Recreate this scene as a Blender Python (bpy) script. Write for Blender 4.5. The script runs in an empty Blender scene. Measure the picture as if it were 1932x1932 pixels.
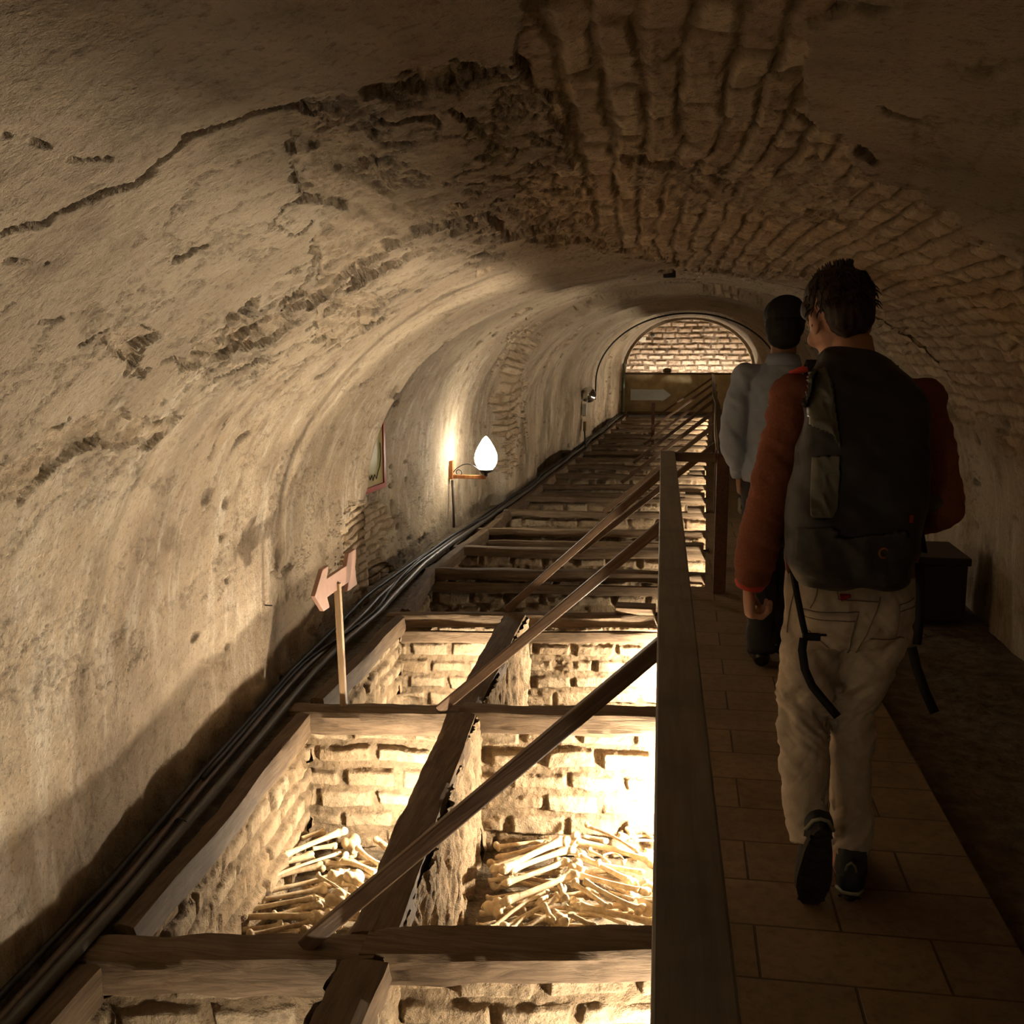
import bpy, bmesh, math, random
import numpy as np
from mathutils import Vector, Matrix
random.seed(7)
C = bpy.context.scene.collection
PI = math.pi
# ------------------------------------------------------------------ camera model (f in pixels of a 1932 frame)
F = 2000.0
PITCH = math.atan(316 / F)
YAW = math.atan(324 / F * math.cos(PITCH))
CAM = np.array([0.0, 0.0, 1.5])
fw = np.array([-math.sin(YAW) * math.cos(PITCH), math.cos(YAW) * math.cos(PITCH), -math.sin(PITCH)])
rt = np.array([math.cos(YAW), math.sin(YAW), 0.0])
upv = np.cross(rt, fw)
def proj(P):
    D = np.asarray(P, dtype=float) - CAM
    w = D @ fw
    w = np.where(np.abs(w) < 1e-6, 1e-6, w)
    return 966 + F * (D @ rt) / w, 966 - F * (D @ upv) / w, w
def ray(px, py):
    return fw * F + rt * (px - 966) + upv * (966 - py)
def atY(px, py, Y):
    d = ray(px, py); return Vector(CAM + d * (Y / d[1]))
def atZ(px, py, Z):
    d = ray(px, py); return Vector(CAM + d * ((Z - CAM[2]) / d[2]))
cam = bpy.data.cameras.new('camera'); cam.sensor_width = 36; cam.sensor_fit = 'HORIZONTAL'; cam.lens = 36 * F / 1932
cam.clip_start = 0.05
co = bpy.data.objects.new('camera', cam); C.objects.link(co)
co.matrix_world = Matrix(((rt[0], upv[0], -fw[0], CAM[0]), (rt[1], upv[1], -fw[1], CAM[1]), (rt[2], upv[2], -fw[2], CAM[2]), (0, 0, 0, 1)))
bpy.context.scene.camera = co

# ------------------------------------------------------------------ noise
def _h(i, j, k, s):
    h = (i.astype(np.uint32) * np.uint32(374761393) + j.astype(np.uint32) * np.uint32(668265263)
         + k.astype(np.uint32) * np.uint32(2246822519) + np.uint32((s * 3266489917) & 0xffffffff))
    h = (h ^ (h >> np.uint32(13))) * np.uint32(1274126177)
    h = (h ^ (h >> np.uint32(16))) * np.uint32(2654435761)
    h ^= h >> np.uint32(15)
    return (h & np.uint32(0xffffff)).astype(np.float32) / np.float32(0xffffff)
def vn(x, y, z, s=0):
    x, y, z = np.broadcast_arrays(np.asarray(x, np.float32), np.asarray(y, np.float32), np.asarray(z, np.float32))
    i, j, k = np.floor(x), np.floor(y), np.floor(z)
    fx, fy, fz = x - i, y - j, z - k
    fx, fy, fz = [f * f * (3 - 2 * f) for f in (fx, fy, fz)]
    i, j, k = i.astype(np.int64) + 5000, j.astype(np.int64) + 5000, k.astype(np.int64) + 5000
    r = 0
    for a in (0, 1):
        wa = fx if a else 1 - fx
        for b in (0, 1):
            wb = fy if b else 1 - fy
            for c in (0, 1):
                r = r + wa * wb * (fz if c else 1 - fz) * _h(i + a, j + b, k + c, s)
    return r * 2 - 1
def fbm(x, y, z, s=0, o=4, g=0.5):
    r, a, n = 0, 1.0, 0.0
    for q in range(o):
        r = r + a * vn(x * 2 ** q, y * 2 ** q, z * 2 ** q, s + q * 17); n += a; a *= g
    return r / n
def h1(a, b=0, s=0):
    a = np.asarray(a).astype(np.int64) + 9000; b = np.broadcast_to(np.asarray(b).astype(np.int64) + 9000, a.shape)
    return _h(a, b, np.zeros_like(a), s)
def sst(e0, e1, x):
    t = np.clip((x - e0) / (e1 - e0), 0, 1); return t * t * (3 - 2 * t)
def bricks(u, v, bl, bh, seed, gap=.016, warp=.012):
    """brick relief: height 0..1, body mask, per-brick random"""
    uu = u + warp * fbm(u * 4, v * 4, seed, seed + 3, 3)
    vv = v + warp * fbm(u * 3, v * 5, seed + 9.5, seed + 5, 3)
    row = np.floor(vv / bh)
    off = (row % 2) * .5 + h1(row, 0, seed) * .35
    cu = uu / bl + off
    col = np.floor(cu)
    r1, r2, r3 = h1(row, col, seed + 1), h1(row, col, seed + 2), h1(row, col, seed + 3)
    lu = (cu - col) * bl; lv = vv - row * bh
    gu = gap * (.5 + r2 * .5); gv = gap * (.5 + r3 * .6)
    d = np.minimum(np.minimum(lu - gu, bl - gu - lu), np.minimum(lv - gv, bh - gv - lv))
    d = d + .006 * fbm(u * 22, v * 22, seed, seed + 8, 2)
    m = sst(-.003, .008, d)
    tilt = ((lu / bl - .5) * (r1 - .5) + (lv / bh - .5) * (r3 - .5)) * .5
    m = m * sst(-.55, -.2, fbm(u * 7, v * 9, seed + 2.2, seed + 12, 3) + .35 * (r1 > .12) - .1)
    h = m * (.45 + .55 * r2 + tilt * 1.6)
    return h, m, r1

# ------------------------------------------------------------------ mesh / object helpers
def link(o): C.objects.link(o); return o
def mk(name, mesh, mat=None, parent=None, smooth=True, label=None):
    o = bpy.data.objects.new(name, mesh); link(o)
    if mat is not None and not mesh.materials: mesh.materials.append(mat)
    if parent is not None: o.parent = parent
    if smooth and len(mesh.polygons): mesh.polygons.foreach_set('use_smooth', [True] * len(mesh.polygons))
    if label: o['label'] = label
    return o
def tag(o, label, cat, group=None):
    o['label'] = label; o['category'] = cat
    if group: o['group'] = group
    return o
def struct(o): o['kind'] = 'structure'; return o
def empty(name, loc, label, cat, group=None, rz=0):
    o = bpy.data.objects.new(name, None); link(o); o.location = loc; o.rotation_euler = (0, 0, rz); o.empty_display_size = .1
    return tag(o, label, cat, group)
class MB:
    def __init__(s): s.v = []; s.f = []
    def add(s, v, f):
        n = len(s.v); s.v += [tuple(p) for p in v]; s.f += [tuple(i + n for i in q) for q in f]; return s
    def box(s, c, d, M=None):
        P = [Vector(((i - .5) * d[0], (j - .5) * d[1], (k - .5) * d[2])) for i in (0, 1) for j in (0, 1) for k in (0, 1)]
        if M is not None: P = [M @ p for p in P]
        P = [p + Vector(c) for p in P]
        return s.add(P, [(0, 1, 3, 2), (4, 6, 7, 5), (0, 4, 5, 1), (2, 3, 7, 6), (0, 2, 6, 4), (1, 5, 7, 3)])
    def tube(s, pts, rad, n=10, cap=True, ref=None, rad2=None):
        pts = [Vector(p) for p in pts]
        if not hasattr(rad, '__len__'): rad = [rad] * len(pts)
        if rad2 is None: rad2 = rad
        rings = []; N = None
        for i, p in enumerate(pts):
            T = (pts[min(i + 1, len(pts) - 1)] - pts[max(i - 1, 0)]).normalized()
            if N is None:
                N = Vector(ref) if ref else (Vector((0, 0, 1)) if abs(T.z) < .9 else Vector((1, 0, 0)))
            N = (N - T * N.dot(T)).normalized(); B = T.cross(N)
            rings.append([p + N * math.cos(2 * PI * k / n) * rad[i] + B * math.sin(2 * PI * k / n) * rad2[i] for k in range(n)])
        v = [q for r in rings for q in r]; f = []
        for i in range(len(pts) - 1):
            for k in range(n):
                f.append((i * n + k, i * n + (k + 1) % n, (i + 1) * n + (k + 1) % n, (i + 1) * n + k))
        if cap:
            f.append(tuple(range(n))[::-1]); f.append(tuple((len(pts) - 1) * n + k for k in range(n)))
        return s.add(v, f)
    def ball(s, c, r, seg=14, M=None):
        if not hasattr(r, '__len__'): r = (r, r, r)
        v = []; f = []
        rows = seg // 2
        for i in range(1, rows):
            a = PI * i / rows
            for k in range(seg):
                b = 2 * PI * k / seg
                v.append(Vector((r[0] * math.sin(a) * math.cos(b), r[1] * math.sin(a) * math.sin(b), r[2] * math.cos(a))))
        v += [Vector((0, 0, r[2])), Vector((0, 0, -r[2]))]
        for i in range(rows - 2):
            for k in range(seg):
                f.append((i * seg + k, (i + 1) * seg + k, (i + 1) * seg + (k + 1) % seg, i * seg + (k + 1) % seg))
        t = len(v) - 2
        for k in range(seg):
            f.append((t, k, (k + 1) % seg)); f.append((t + 1, (rows - 2) * seg + (k + 1) % seg, (rows - 2) * seg + k))
        if M is not None: v = [M @ p for p in v]
        return s.add([p + Vector(c) for p in v], f)
    def lathe(s, prof, c=(0, 0, 0), n=24):
        v = []; f = []
        for r, z in prof:
            for k in range(n): v.append((c[0] + r * math.cos(2 * PI * k / n), c[1] + r * math.sin(2 * PI * k / n), c[2] + z))
        for i in range(len(prof) - 1):
            for k in range(n): f.append((i * n + k, i * n + (k + 1) % n, (i + 1) * n + (k + 1) % n, (i + 1) * n + k))
        f.append(tuple(range(n))[::-1]); f.append(tuple((len(prof) - 1) * n + k for k in range(n)))
        return s.add(v, f)
    def prism(s, poly, axis_from, axis_vec, U, V):
        """poly in (U,V), extruded along axis_vec"""
        o = Vector(axis_from); a = Vector(axis_vec); U = Vector(U); V = Vector(V); n = len(poly)
        v = [o + U * p + V * q for p, q in poly] + [o + a + U * p + V * q for p, q in poly]
        f = [tuple(range(n))[::-1], tuple(range(n, 2 * n))] + [(i, (i + 1) % n, n + (i + 1) % n, n + i) for i in range(n)]
        return s.add(v, f)
    def mesh(s, name='m'):
        m = bpy.data.meshes.new(name); m.from_pydata(s.v, [], s.f); m.update(); return m
    def obj(s, name, mat, parent=None, smooth=False, bevel=0, label=None):
        o = mk(name, s.mesh(name), mat, parent, smooth, label)
        if bevel:
            b = o.modifiers.new('bevel', 'BEVEL'); b.width = bevel; b.segments = 2; b.limit_method = 'ANGLE'
        return o
def attr(mesh, name, arr):
    a = mesh.attributes.new(name, 'FLOAT', 'POINT'); a.data.foreach_set('value', np.asarray(arr, np.float32).ravel())
def grid_faces(nr, nc, flip=False):
    i = np.arange(nr - 1)[:, None] * nc + np.arange(nc - 1)[None, :]
    q = np.stack([i, i + 1, i + nc + 1, i + nc], -1).reshape(-1, 4)
    return q[:, ::-1] if flip else q
def np_mesh(name, V, Fq):
    m = bpy.data.meshes.new(name)
    V = np.ascontiguousarray(V.reshape(-1, 3), np.float32)
    m.vertices.add(len(V)); m.vertices.foreach_set('co', V.ravel())
    m.loops.add(Fq.size); m.loops.foreach_set('vertex_index', np.ascontiguousarray(Fq, np.int32).ravel())
    m.polygons.add(len(Fq)); m.polygons.foreach_set('loop_start', np.arange(0, Fq.size, 4, dtype=np.int32))
    m.update(calc_edges=True); m.validate(); return m

# ------------------------------------------------------------------ materials
def nt(name):
    m = bpy.data.materials.new(name); m.use_nodes = True; t = m.node_tree; t.nodes.clear()
    o = t.nodes.new('ShaderNodeOutputMaterial'); b = t.nodes.new('ShaderNodeBsdfPrincipled'); t.links.new(b.outputs[0], o.inputs[0])
    return m, t, b
def N(t, ty, **k):
    n = t.nodes.new(ty)
    for a, v in k.items():
        if a.startswith('i_'):
            n.inputs[int(a[2:]) if a[2:].isdigit() else a[2:]].default_value = v
        else: setattr(n, a, v)
    return n
def mix(t, fac, a, b, mode='MIX'):
    n = t.nodes.new('ShaderNodeMix'); n.data_type = 'RGBA'; n.blend_type = mode
    for s, x in ((n.inputs[0], fac), (n.inputs[6], a), (n.inputs[7], b)):
        if hasattr(x, 'node'): t.links.new(x, s)
        elif hasattr(x, '__len__'): s.default_value = (*x[:3], 1)
        else: s.default_value = x
    return n.outputs[2]
def mathn(t, op, a, b=0.0, clamp=False):
    n = t.nodes.new('ShaderNodeMath'); n.operation = op; n.use_clamp = clamp
    for s, x in ((n.inputs[0], a), (n.inputs[1], b)):
        if hasattr(x, 'node'): t.links.new(x, s)
        else: s.default_value = x
    return n.outputs[0]
def ramp(t, x, stops):
    n = t.nodes.new('ShaderNodeValToRGB'); t.links.new(x, n.inputs[0]); cr = n.color_ramp
    while len(cr.elements) < len(stops): cr.elements.new(.5)
    for e, (p, c) in zip(cr.elements, stops):
        e.position = p; e.color = (c, c, c, 1) if not hasattr(c, '__len__') else (*c, 1)
    return n.outputs[0]
def noise(t, scale, detail=6, rough=.6, sc=(1, 1, 1), coord='Object', dist=0):
    c = t.nodes.new('ShaderNodeTexCoord'); mp = t.nodes.new('ShaderNodeMapping'); mp.inputs[3].default_value = sc
    t.links.new(c.outputs[coord], mp.inputs[0])
    n = t.nodes.new('ShaderNodeTexNoise'); n.inputs['Scale'].default_value = scale; n.inputs['Detail'].default_value = detail
    n.inputs['Roughness'].default_value = rough; n.inputs['Distortion'].default_value = dist
    t.links.new(mp.outputs[0], n.inputs[0]); return n.outputs[0]
def bump(t, b, h, strength=.5, dist=.01):
    n = t.nodes.new('ShaderNodeBump'); n.inputs['Strength'].default_value = strength; n.inputs['Distance'].default_value = dist
    t.links.new(h, n.inputs['Height']); t.links.new(n.outputs[0], b.inputs['Normal'])
def A(t, name):
    n = t.nodes.new('ShaderNodeAttribute'); n.attribute_name = name; return n.outputs['Fac']
def simple(name, col, rough=.7, metal=0, var=.25, scale=20, bmp=.2, bdist=.004, sc=(1, 1, 1), col2=None, spec=.5):
    m, t, b = nt(name)
    nz = noise(t, scale, 5, .6, sc)
    c2 = col2 or tuple(x * (1 - var) for x in col)
    t.links.new(mix(t, ramp(t, nz, [(.35, 0), (.65, 1)]), col, c2), b.inputs['Base Color'])
    b.inputs['Roughness'].default_value = rough; b.inputs['Metallic'].default_value = metal
    b.inputs['Specular IOR Level'].default_value = spec
    if bmp: bump(t, b, nz, bmp, bdist)
    return m
def emit(name, col, st):
    m = bpy.data.materials.new(name); m.use_nodes = True; t = m.node_tree; t.nodes.clear()
    o = t.nodes.new('ShaderNodeOutputMaterial'); e = t.nodes.new('ShaderNodeEmission'); e.inputs[0].default_value = (*col, 1); e.inputs[1].default_value = st
    t.links.new(e.outputs[0], o.inputs[0]); return m
# vault plaster / exposed brick
M_vault, t, b = nt('vault_plaster')
big = noise(t, .9, 4, .6); mid = noise(t, 5, 6, .68); fine = noise(t, 60, 4, .7)
strk = noise(t, 11, 6, .72, (1, 1, .22), dist=.5); strk2 = noise(t, 17, 5, .7, (1, 1, .28), dist=.4)
base = mix(t, ramp(t, big, [(.38, 0), (.62, 1)]), (.49, .395, .275), (.36, .275, .19))
base = mix(t, mathn(t, 'MULTIPLY', A(t, 'streak'), ramp(t, strk, [(.50, 0), (.72, .75)])), base, (.70, .63, .51))
base = mix(t, mathn(t, 'MULTIPLY', A(t, 'streak'), ramp(t, strk2, [(.54, 0), (.75, .7)])), base, (.48, .34, .18))
base = mix(t, ramp(t, mid, [(.53, 0), (.72, .8)]), base, (.20, .145, .092))
base = mix(t, mathn(t, 'MULTIPLY', A(t, 'grime'), .8), base, (.085, .062, .042))
br = mix(t, A(t, 'brand'), (.60, .47, .32), (.42, .30, .19))
br = mix(t, A(t, 'body'), (.30, .22, .13), br)
base = mix(t, A(t, 'expo'), base, br)
base = mix(t, mathn(t, 'MULTIPLY', ramp(t, fine, [(.54, 0), (.68, 1)]), .55), base, (.15, .11, .075))
t.links.new(base, b.inputs['Base Color']); b.inputs['Roughness'].default_value = .9; b.inputs['Specular IOR Level'].default_value = .2
hh = mathn(t, 'ADD', mathn(t, 'MULTIPLY', noise(t, 28, 6, .75), 1.0), mathn(t, 'MULTIPLY', mid, 1.2))
hh = mathn(t, 'ADD', hh, mathn(t, 'MULTIPLY', fine, .4))
bump(t, b, hh, .85, .02)
# pit brick walls
def brickmat(name, c1, c2, cm):
    m, t, b = nt(name)
    c = mix(t, A(t, 'brand'), c1, c2); c = mix(t, A(t, 'body'), cm, c)
    n1 = noise(t, 9, 6, .68); n2 = noise(t, 70, 5, .7)
    c = mix(t, ramp(t, n1, [(.47, 0), (.68, .85)]), c, tuple(x * .55 for x in cm))
    c = mix(t, mathn(t, 'MULTIPLY', ramp(t, n2, [(.5, 0), (.75, 1)]), .4), c, tuple(x * .5 for x in cm))
    t.links.new(c, b.inputs['Base Color']); b.inputs['Roughness'].default_value = .92; b.inputs['Specular IOR Level'].default_value = .15
    bump(t, b, mathn(t, 'ADD', noise(t, 45, 5, .75), n1), 1.0, .016); return m
M_brick = brickmat('pit_brick', (.44, .345, .23), (.34, .245, .15), (.25, .18, .11))
M_brickfar = brickmat('far_brick', (.60, .49, .40), (.48, .36, .27), (.20, .15, .11))
def woodmat(name, c1, c2, axis=1, rough=.75, bm=.5, k=1.0):
    m, t, b = nt(name)
    sc = [1, 1, 1]; sc[axis] = .07
    g = noise(t, 55 * k, 7, .65, tuple(sc), dist=.6); g2 = noise(t, 6, 5, .6)
    c = mix(t, ramp(t, g, [(.38, 0), (.64, 1)]), c1, c2)
    c = mix(t, ramp(t, g2, [(.5, 0), (.75, .6)]), c, tuple(x * .5 for x in c2))
    t.links.new(c, b.inputs['Base Color']); b.inputs['Roughness'].default_value = rough; b.inputs['Specular IOR Level'].default_value = .35
    bump(t, b, g, bm, .006); return m
M_beam = woodmat('old_timber', (.19, .13, .078), (.105, .068, .038), 0, .85, .8)
M_beamY = woodmat('old_timber_long', (.15, .10, .058), (.085, .053, .03), 1, .85, .8)
M_strut = woodmat('strut_wood', (.20, .115, .06), (.12, .065, .034), 0, .5, .3)
M_rail = woodmat('rail_wood', (.13, .098, .068), (.085, .062, .042), 1, .42, .2)
M_post = woodmat('post_wood', (.14, .06, .03), (.08, .033, .016), 2, .5, .3)
M_bone = simple('bone', (.66, .55, .37), .7, 0, .3, 35, .5, .003, col2=(.47, .34, .19))
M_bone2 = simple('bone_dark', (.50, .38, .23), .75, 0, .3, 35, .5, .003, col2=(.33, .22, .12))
M_earth = simple('earth', (.17, .125, .075), .95, 0, .5, 14, 1, .03)
M_black = simple('black_rubber', (.015, .013, .012), .6, 0, .2, 30, .1)
M_pipe = simple('grey_pipe', (.085, .078, .068), .48, 0, .4, 8, .1, .002)
M_pipe2 = simple('brown_pipe', (.09, .055, .038), .5, 0, .4, 8, .1, .002)
M_iron = simple('iron', (.05, .05, .05), .35, .8, .3, 30, .1)
M_white = simple('white_plastic', (.7, .7, .66), .4, 0, .1, 10, 0)
M_plast2 = simple('low_wall_plaster', (.52, .42, .24), .9, 0, .3, 5, .5, .01)
# walkway: large worn clay tiles
M_walk, t, b = nt('walkway_tiles')
c = t.nodes.new('ShaderNodeTexCoord'); bk = t.nodes.new('ShaderNodeTexBrick'); t.links.new(c.outputs['Object'], bk.inputs[0])
bk.inputs['Color1'].default_value = (.28, .19, .10, 1); bk.inputs['Color2'].default_value = (.225, .15, .08, 1); bk.inputs['Mortar'].default_value = (.085, .05, .026, 1)
bk.inputs['Scale'].default_value = 1; bk.inputs['Mortar Size'].default_value = .005; bk.inputs['Brick Width'].default_value = .44; bk.inputs['Row Height'].default_value = .24; bk.inputs['Mortar Smooth'].default_value = .6
g = noise(t, 25, 7, .7); g2 = noise(t, 3, 4, .6)
cc = mix(t, ramp(t, g, [(.45, 0), (.8, .8)]), bk.outputs[0], (.10, .062, .032))
cc = mix(t, ramp(t, g2, [(.4, 0), (.7, .5)]), cc, (.11, .07, .037))
t.links.new(cc, b.inputs['Base Color']); b.inputs['Roughness'].default_value = .75; b.inputs['Specular IOR Level'].default_value = .3
bump(t, b, mathn(t, 'SUBTRACT', g, mathn(t, 'MULTIPLY', bk.outputs['Fac'], .5)), .5, .012)
# ------------------------------------------------------------------ the vault
def bay(Y):
    return (.13 * sst(6.0, 6.03, Y) * (1 - sst(9.9, 10.1, Y)) + .12 * sst(11.6, 11.7, Y) * (1 - sst(14.2, 14.6, Y))
            + .09 * sst(17.2, 17.3, Y) * (1 - sst(20.4, 20.8, Y)))
def Lx(Y): return np.interp(Y, [-3, 1, 2.5, 3.2, 4.5, 5.9, 8.4, 10.5, 13.8, 18, 23.5, 27], [-1.42, -1.44, -1.54, -1.63, -1.77, -1.84, -1.74, -1.62, -1.50, -1.42, -1.31, -1.31]) - bay(Y)
def Rx(Y): return np.interp(Y, [-3, 1, 5, 12, 22, 25], [1.60, 1.62, 1.70, 1.62, 1.55, 1.55]) + bay(Y) * .4
def Za(Y): return np.interp(Y, [-3, 1, 6, 12, 22, 25], [1.98, 1.95, 1.89, 1.98, 2.09, 2.09]) + bay(Y) * .8
def Zs(Y): return np.interp(Y, [0, 6, 12, 23], [.6, .6, .85, .93])
ZS = .9
def ref_profile(n):
    a, bb = 1.68, 1.04
    th = np.linspace(PI, 0, 800)
    x = np.concatenate([np.full(60, -1.0), np.cos(th), np.full(60, 1.0)])
    z = np.concatenate([np.linspace(-.12, ZS - .01, 60), ZS + np.sin(th) * bb, np.linspace(ZS - .01, -.12, 60)])
    s = np.concatenate([[0], np.cumsum(np.hypot(np.diff(x * a), np.diff(z)))])
    q = np.linspace(0, s[-1], n)
    xr, zr = np.interp(q, s, x), np.interp(q, s, z)
    zn = np.where(zr > ZS, (zr - ZS) / bb, 0)
    return xr, zr, zn, q
def vault_points(Ys, n):
    xr, zr, zn, arc = ref_profile(n)
    Y = Ys[:, None]; L, R, Z = Lx(Y), Rx(Y), Za(Y)
    X = (L + R) / 2 + xr[None] * (R - L) / 2
    K = Zs(Y); Zz = np.where(zr[None] > ZS, K + zn[None] * (Z - K), zr[None] / ZS * K)
    return np.stack([X, np.broadcast_to(Y, X.shape), Zz], -1), arc
def inpoly(x, y, poly):
    r = np.zeros(x.shape, bool); n = len(poly)
    for i in range(n):
        x1, y1 = poly[i]; x2, y2 = poly[(i + 1) % n]
        if y1 == y2: continue
        c = ((y1 > y) != (y2 > y)) & (x < (x2 - x1) * (y - y1) / (y2 - y1) + x1)
        r ^= c
    return r
def dline(x, y, pts):
    d = np.full(x.shape, 1e9)
    for (x1, y1), (x2, y2) in zip(pts[:-1], pts[1:]):
        t = np.clip(((x - x1) * (x2 - x1) + (y - y1) * (y2 - y1)) / ((x2 - x1) ** 2 + (y2 - y1) ** 2), 0, 1)
        d = np.minimum(d, np.hypot(x - x1 - t * (x2 - x1), y - y1 - t * (y2 - y1)))
    return d
EXPO = [[(960, -100), (985, 60), (975, 130), (1020, 200), (1060, 270), (1090, 330), (1010, 350), (980, 400), (1060, 440), (1200, 490), (1290, 512), (1420, 520), (1540, 545), (1640, 600), (1700, 680), (1800, 800), (1880, 800), (1932, 900), (1932, 700), (2000, 560), (1932, 500), (1760, 400), (1650, 320), (1560, 250), (1500, 190), (1530, 100), (1460, -100)],
        [(530, 265), (600, 235), (700, 300), (760, 400), (900, 400), (1060, 380), (1130, 460), (980, 455), (880, 425), (800, 455), (700, 495), (600, 560), (500, 620), (430, 670), (330, 690), (350, 655), (450, 612), (590, 520), (605, 440), (660, 400), (580, 355), (555, 310)],
        [(180, 655), (255, 625), (300, 665), (215, 712), (192, 690)],
        [(590, 590), (650, 545), (725, 555), (700, 600), (625, 652), (580, 625)],
        [(-20, 890), (130, 812), (235, 792), (325, 800), (300, 850), (200, 850), (120, 880), (60, 925), (-20, 960)],
        [(690, 170), (760, 150), (960, 130), (960, 160), (800, 200), (700, 205)],
        [(650, 950), (690, 940), (725, 930), (735, 1100), (690, 1180), (655, 1120)],
        [(945, 690), (990, 600), (1010, 600), (985, 700), (980, 860), (950, 900)]]
CRACK = [([(-20, 425), (60, 410), (130, 372), (190, 345), (250, 332), (330, 285), (400, 250), (480, 215), (560, 208), (610, 228)], 7),
         ([(0, 240), (60, 250), (130, 285), (220, 290)], 3), ([(530, 430), (540, 400), (600, 360)], 3), ([(525, 432), (560, 450), (590, 425)], 3),
         ([(330, 500), (390, 470)], 5), ([(60, 600), (105, 600)], 5), ([(150, 640), (230, 612)], 3),
         ([(0, 475), (60, 490), (110, 492)], 3), ([(600, 520), (610, 480), (560, 540)], 4), ([(770, 175), (860, 158), (985, 150)], 6),
         ([(300, 690), (420, 660), (560, 570)], 4), ([(370, 735), (470, 690), (560, 640)], 2.5), ([(400, 870), (420, 800), (440, 770)], 2.5),
         ([(720, 240), (820, 235), (830, 250)], 4), ([(880, 345), (915, 345)], 7), ([(850, 225), (880, 245), (930, 250)], 4),
         ([(1470, 215), (1520, 240), (1560, 250)], 6), ([(1670, 205), (1740, 230)], 6), ([(1575, 265), (1660, 305)], 7),
         ([(690, 620), (720, 590)], 4), ([(1400, 620), (1500, 660)], 3),
         ([(1190, 315), (1240, 335), (1310, 350), (1390, 385)], 20)]
def build_vault():
    ys = [.75]
    while ys[-1] < 23.5: ys.append(ys[-1] + max(.0065, .0042 * ys[-1]))
    ys = np.array(ys); n = 1080
    P, arc = vault_points(ys, n)
    du = np.gradient(P, axis=1); dv = np.gradient(P, axis=0)
    Nn = np.cross(dv, du); Nn /= np.linalg.norm(Nn, axis=-1, keepdims=True)
    cen = np.array([0, 0, 1.0]); inward = ((cen - P * [1, 0, 1]) * Nn).sum(-1, keepdims=True)
    Nn = np.where(inward < 0, -Nn, Nn)
    X, Y, Z = P[..., 0], P[..., 1], P[..., 2]
    px, py, w = proj(P)
    j1 = fbm(X * 9, Y * 5, Z * 9, 11, 5, .65); j2 = fbm(X * 9, Y * 5, Z * 9, 31, 5, .65)
    jx, jy = px + 60 * j1, py + 60 * j2
    ex = np.zeros(X.shape, bool)
    for pl in EXPO: ex |= inpoly(jx, jy, pl)
    rub = np.zeros(X.shape, bool)
    for pl in EXPO[1:6]: rub |= inpoly(jx, jy, pl)
    rub |= inpoly(jx, jy, [(1180, 320), (1400, 360), (1560, 300), (1660, 420), (1500, 430), (1300, 400), (1190, 380)])
    flk = inpoly(jx, jy, [(560, 200), (760, 150), (1000, 150), (1110, 330), (1150, 480), (900, 440), (760, 430), (600, 300)]) | inpoly(jx, jy, [(480, 560), (760, 480), (1000, 440), (760, 560), (560, 700), (300, 760)])
    rub = rub.astype(np.float32); flk = flk.astype(np.float32)
    infr = (px > -30) & (px < 1962) & (py > -60) & (py < 1962)
    ex &= infr
    ex |= (~infr) & (fbm(X * 1.1, Y * .6, Z * 1.1, 77, 4) > .22) & (Z > 1.2)
    ex |= (fbm(X * 2.5, Y * 2, Z * 2.5, 91, 4) > .34) & (Z > 1.25) & (px > 900)
    expo = ex.astype(np.float32)
    cr = np.zeros(X.shape)
    for pts, wd in CRACK:
        d = dline(px + 26 * j1, py + 26 * j2, pts); ww = wd * (.55 + .9 * np.abs(j2) * 2); cr = np.maximum(cr, 1 - sst(ww * .3, ww * 1.0, d))
    cr *= infr
    # small random pits
    pits = sst(.52, .7, vn(X * 16, Y * 9, Z * 16, 5)) * sst(.1, .4, vn(X * 2, Y * 2, Z * 2, 6))
    # joint lines and roughness
    A_ = np.broadcast_to(arc[None], X.shape)
    bh, body, brand = bricks(Y, A_, .20, .074, 4, gap=.009, warp=.034)
    und = .035 * fbm(X * 1.3, Y * .9, Z * 1.3, 1, 2) + .009 * fbm(X * 6, Y * 4, Z * 6, 2, 4) + .0025 * fbm(X * 30, Y * 20, Z * 30, 3, 3)
    ridge = 1 - np.abs(fbm(X * 5, Y * 3.2, Z * 5, 21, 6, .6)) * 2
    lay = sst(.93, .985, ridge) * (fbm(X * .8, Y * .8, Z * .8, 23, 3) > -.05)      # hairline cracking of the plaster
    rd2 = 1 - np.abs(fbm(X * 9, Y * 6, Z * 9, 27, 6, .62)) * 2; flakes = flk * sst(.80, .95, rd2)
    rd3 = 1 - np.abs(fbm(X * 13, Y * 9, Z * 13, 28, 5, .6)) * 2.5
    roughb = sst(.30, .05, Z) * (X < 0)                                        # crumbled foot of the left wall
    d = und - .005 * lay - .016 * pits - .018 * cr
    bh = bh * (1 - .8 * rub); d = d - .010 * flakes + rub * .012 * (rd3 - .3)
    d = d + expo * (-.022 + .014 * bh + .013 * fbm(X * 15, Y * 12, Z * 15, 8, 4, .6) - .016 * sst(.25, .6, fbm(X * 4, Y * 3, Z * 4, 14, 3)))
    d = d + roughb * .02 * fbm(X * 10, Y * 10, Z * 10, 9, 4)
    P = P + Nn * d[..., None]
    streak = sst(1.75, 1.2, Z) * sst(-.2, .3, fbm(X * .9, Y * .7, Z * .7, 41, 3) + .25)
    grime = np.clip(cr * .8 + pits * .7 + lay * .45 + roughb * .45 * sst(-.2, .4, fbm(X * 4, Y * 4, Z * 4, 19, 3)), 0, 1)
    g2 = sst(.25, .55, fbm(X * 1.5, Y * 3.5, Z * 1.0, 51, 4)) * .35
    grime = np.clip(grime + g2 + .5 * flakes + rub * .7 * sst(.2, -.6, rd3), 0, 1)
    du = np.gradient(P, axis=1); dv = np.gradient(P, axis=0)
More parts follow.
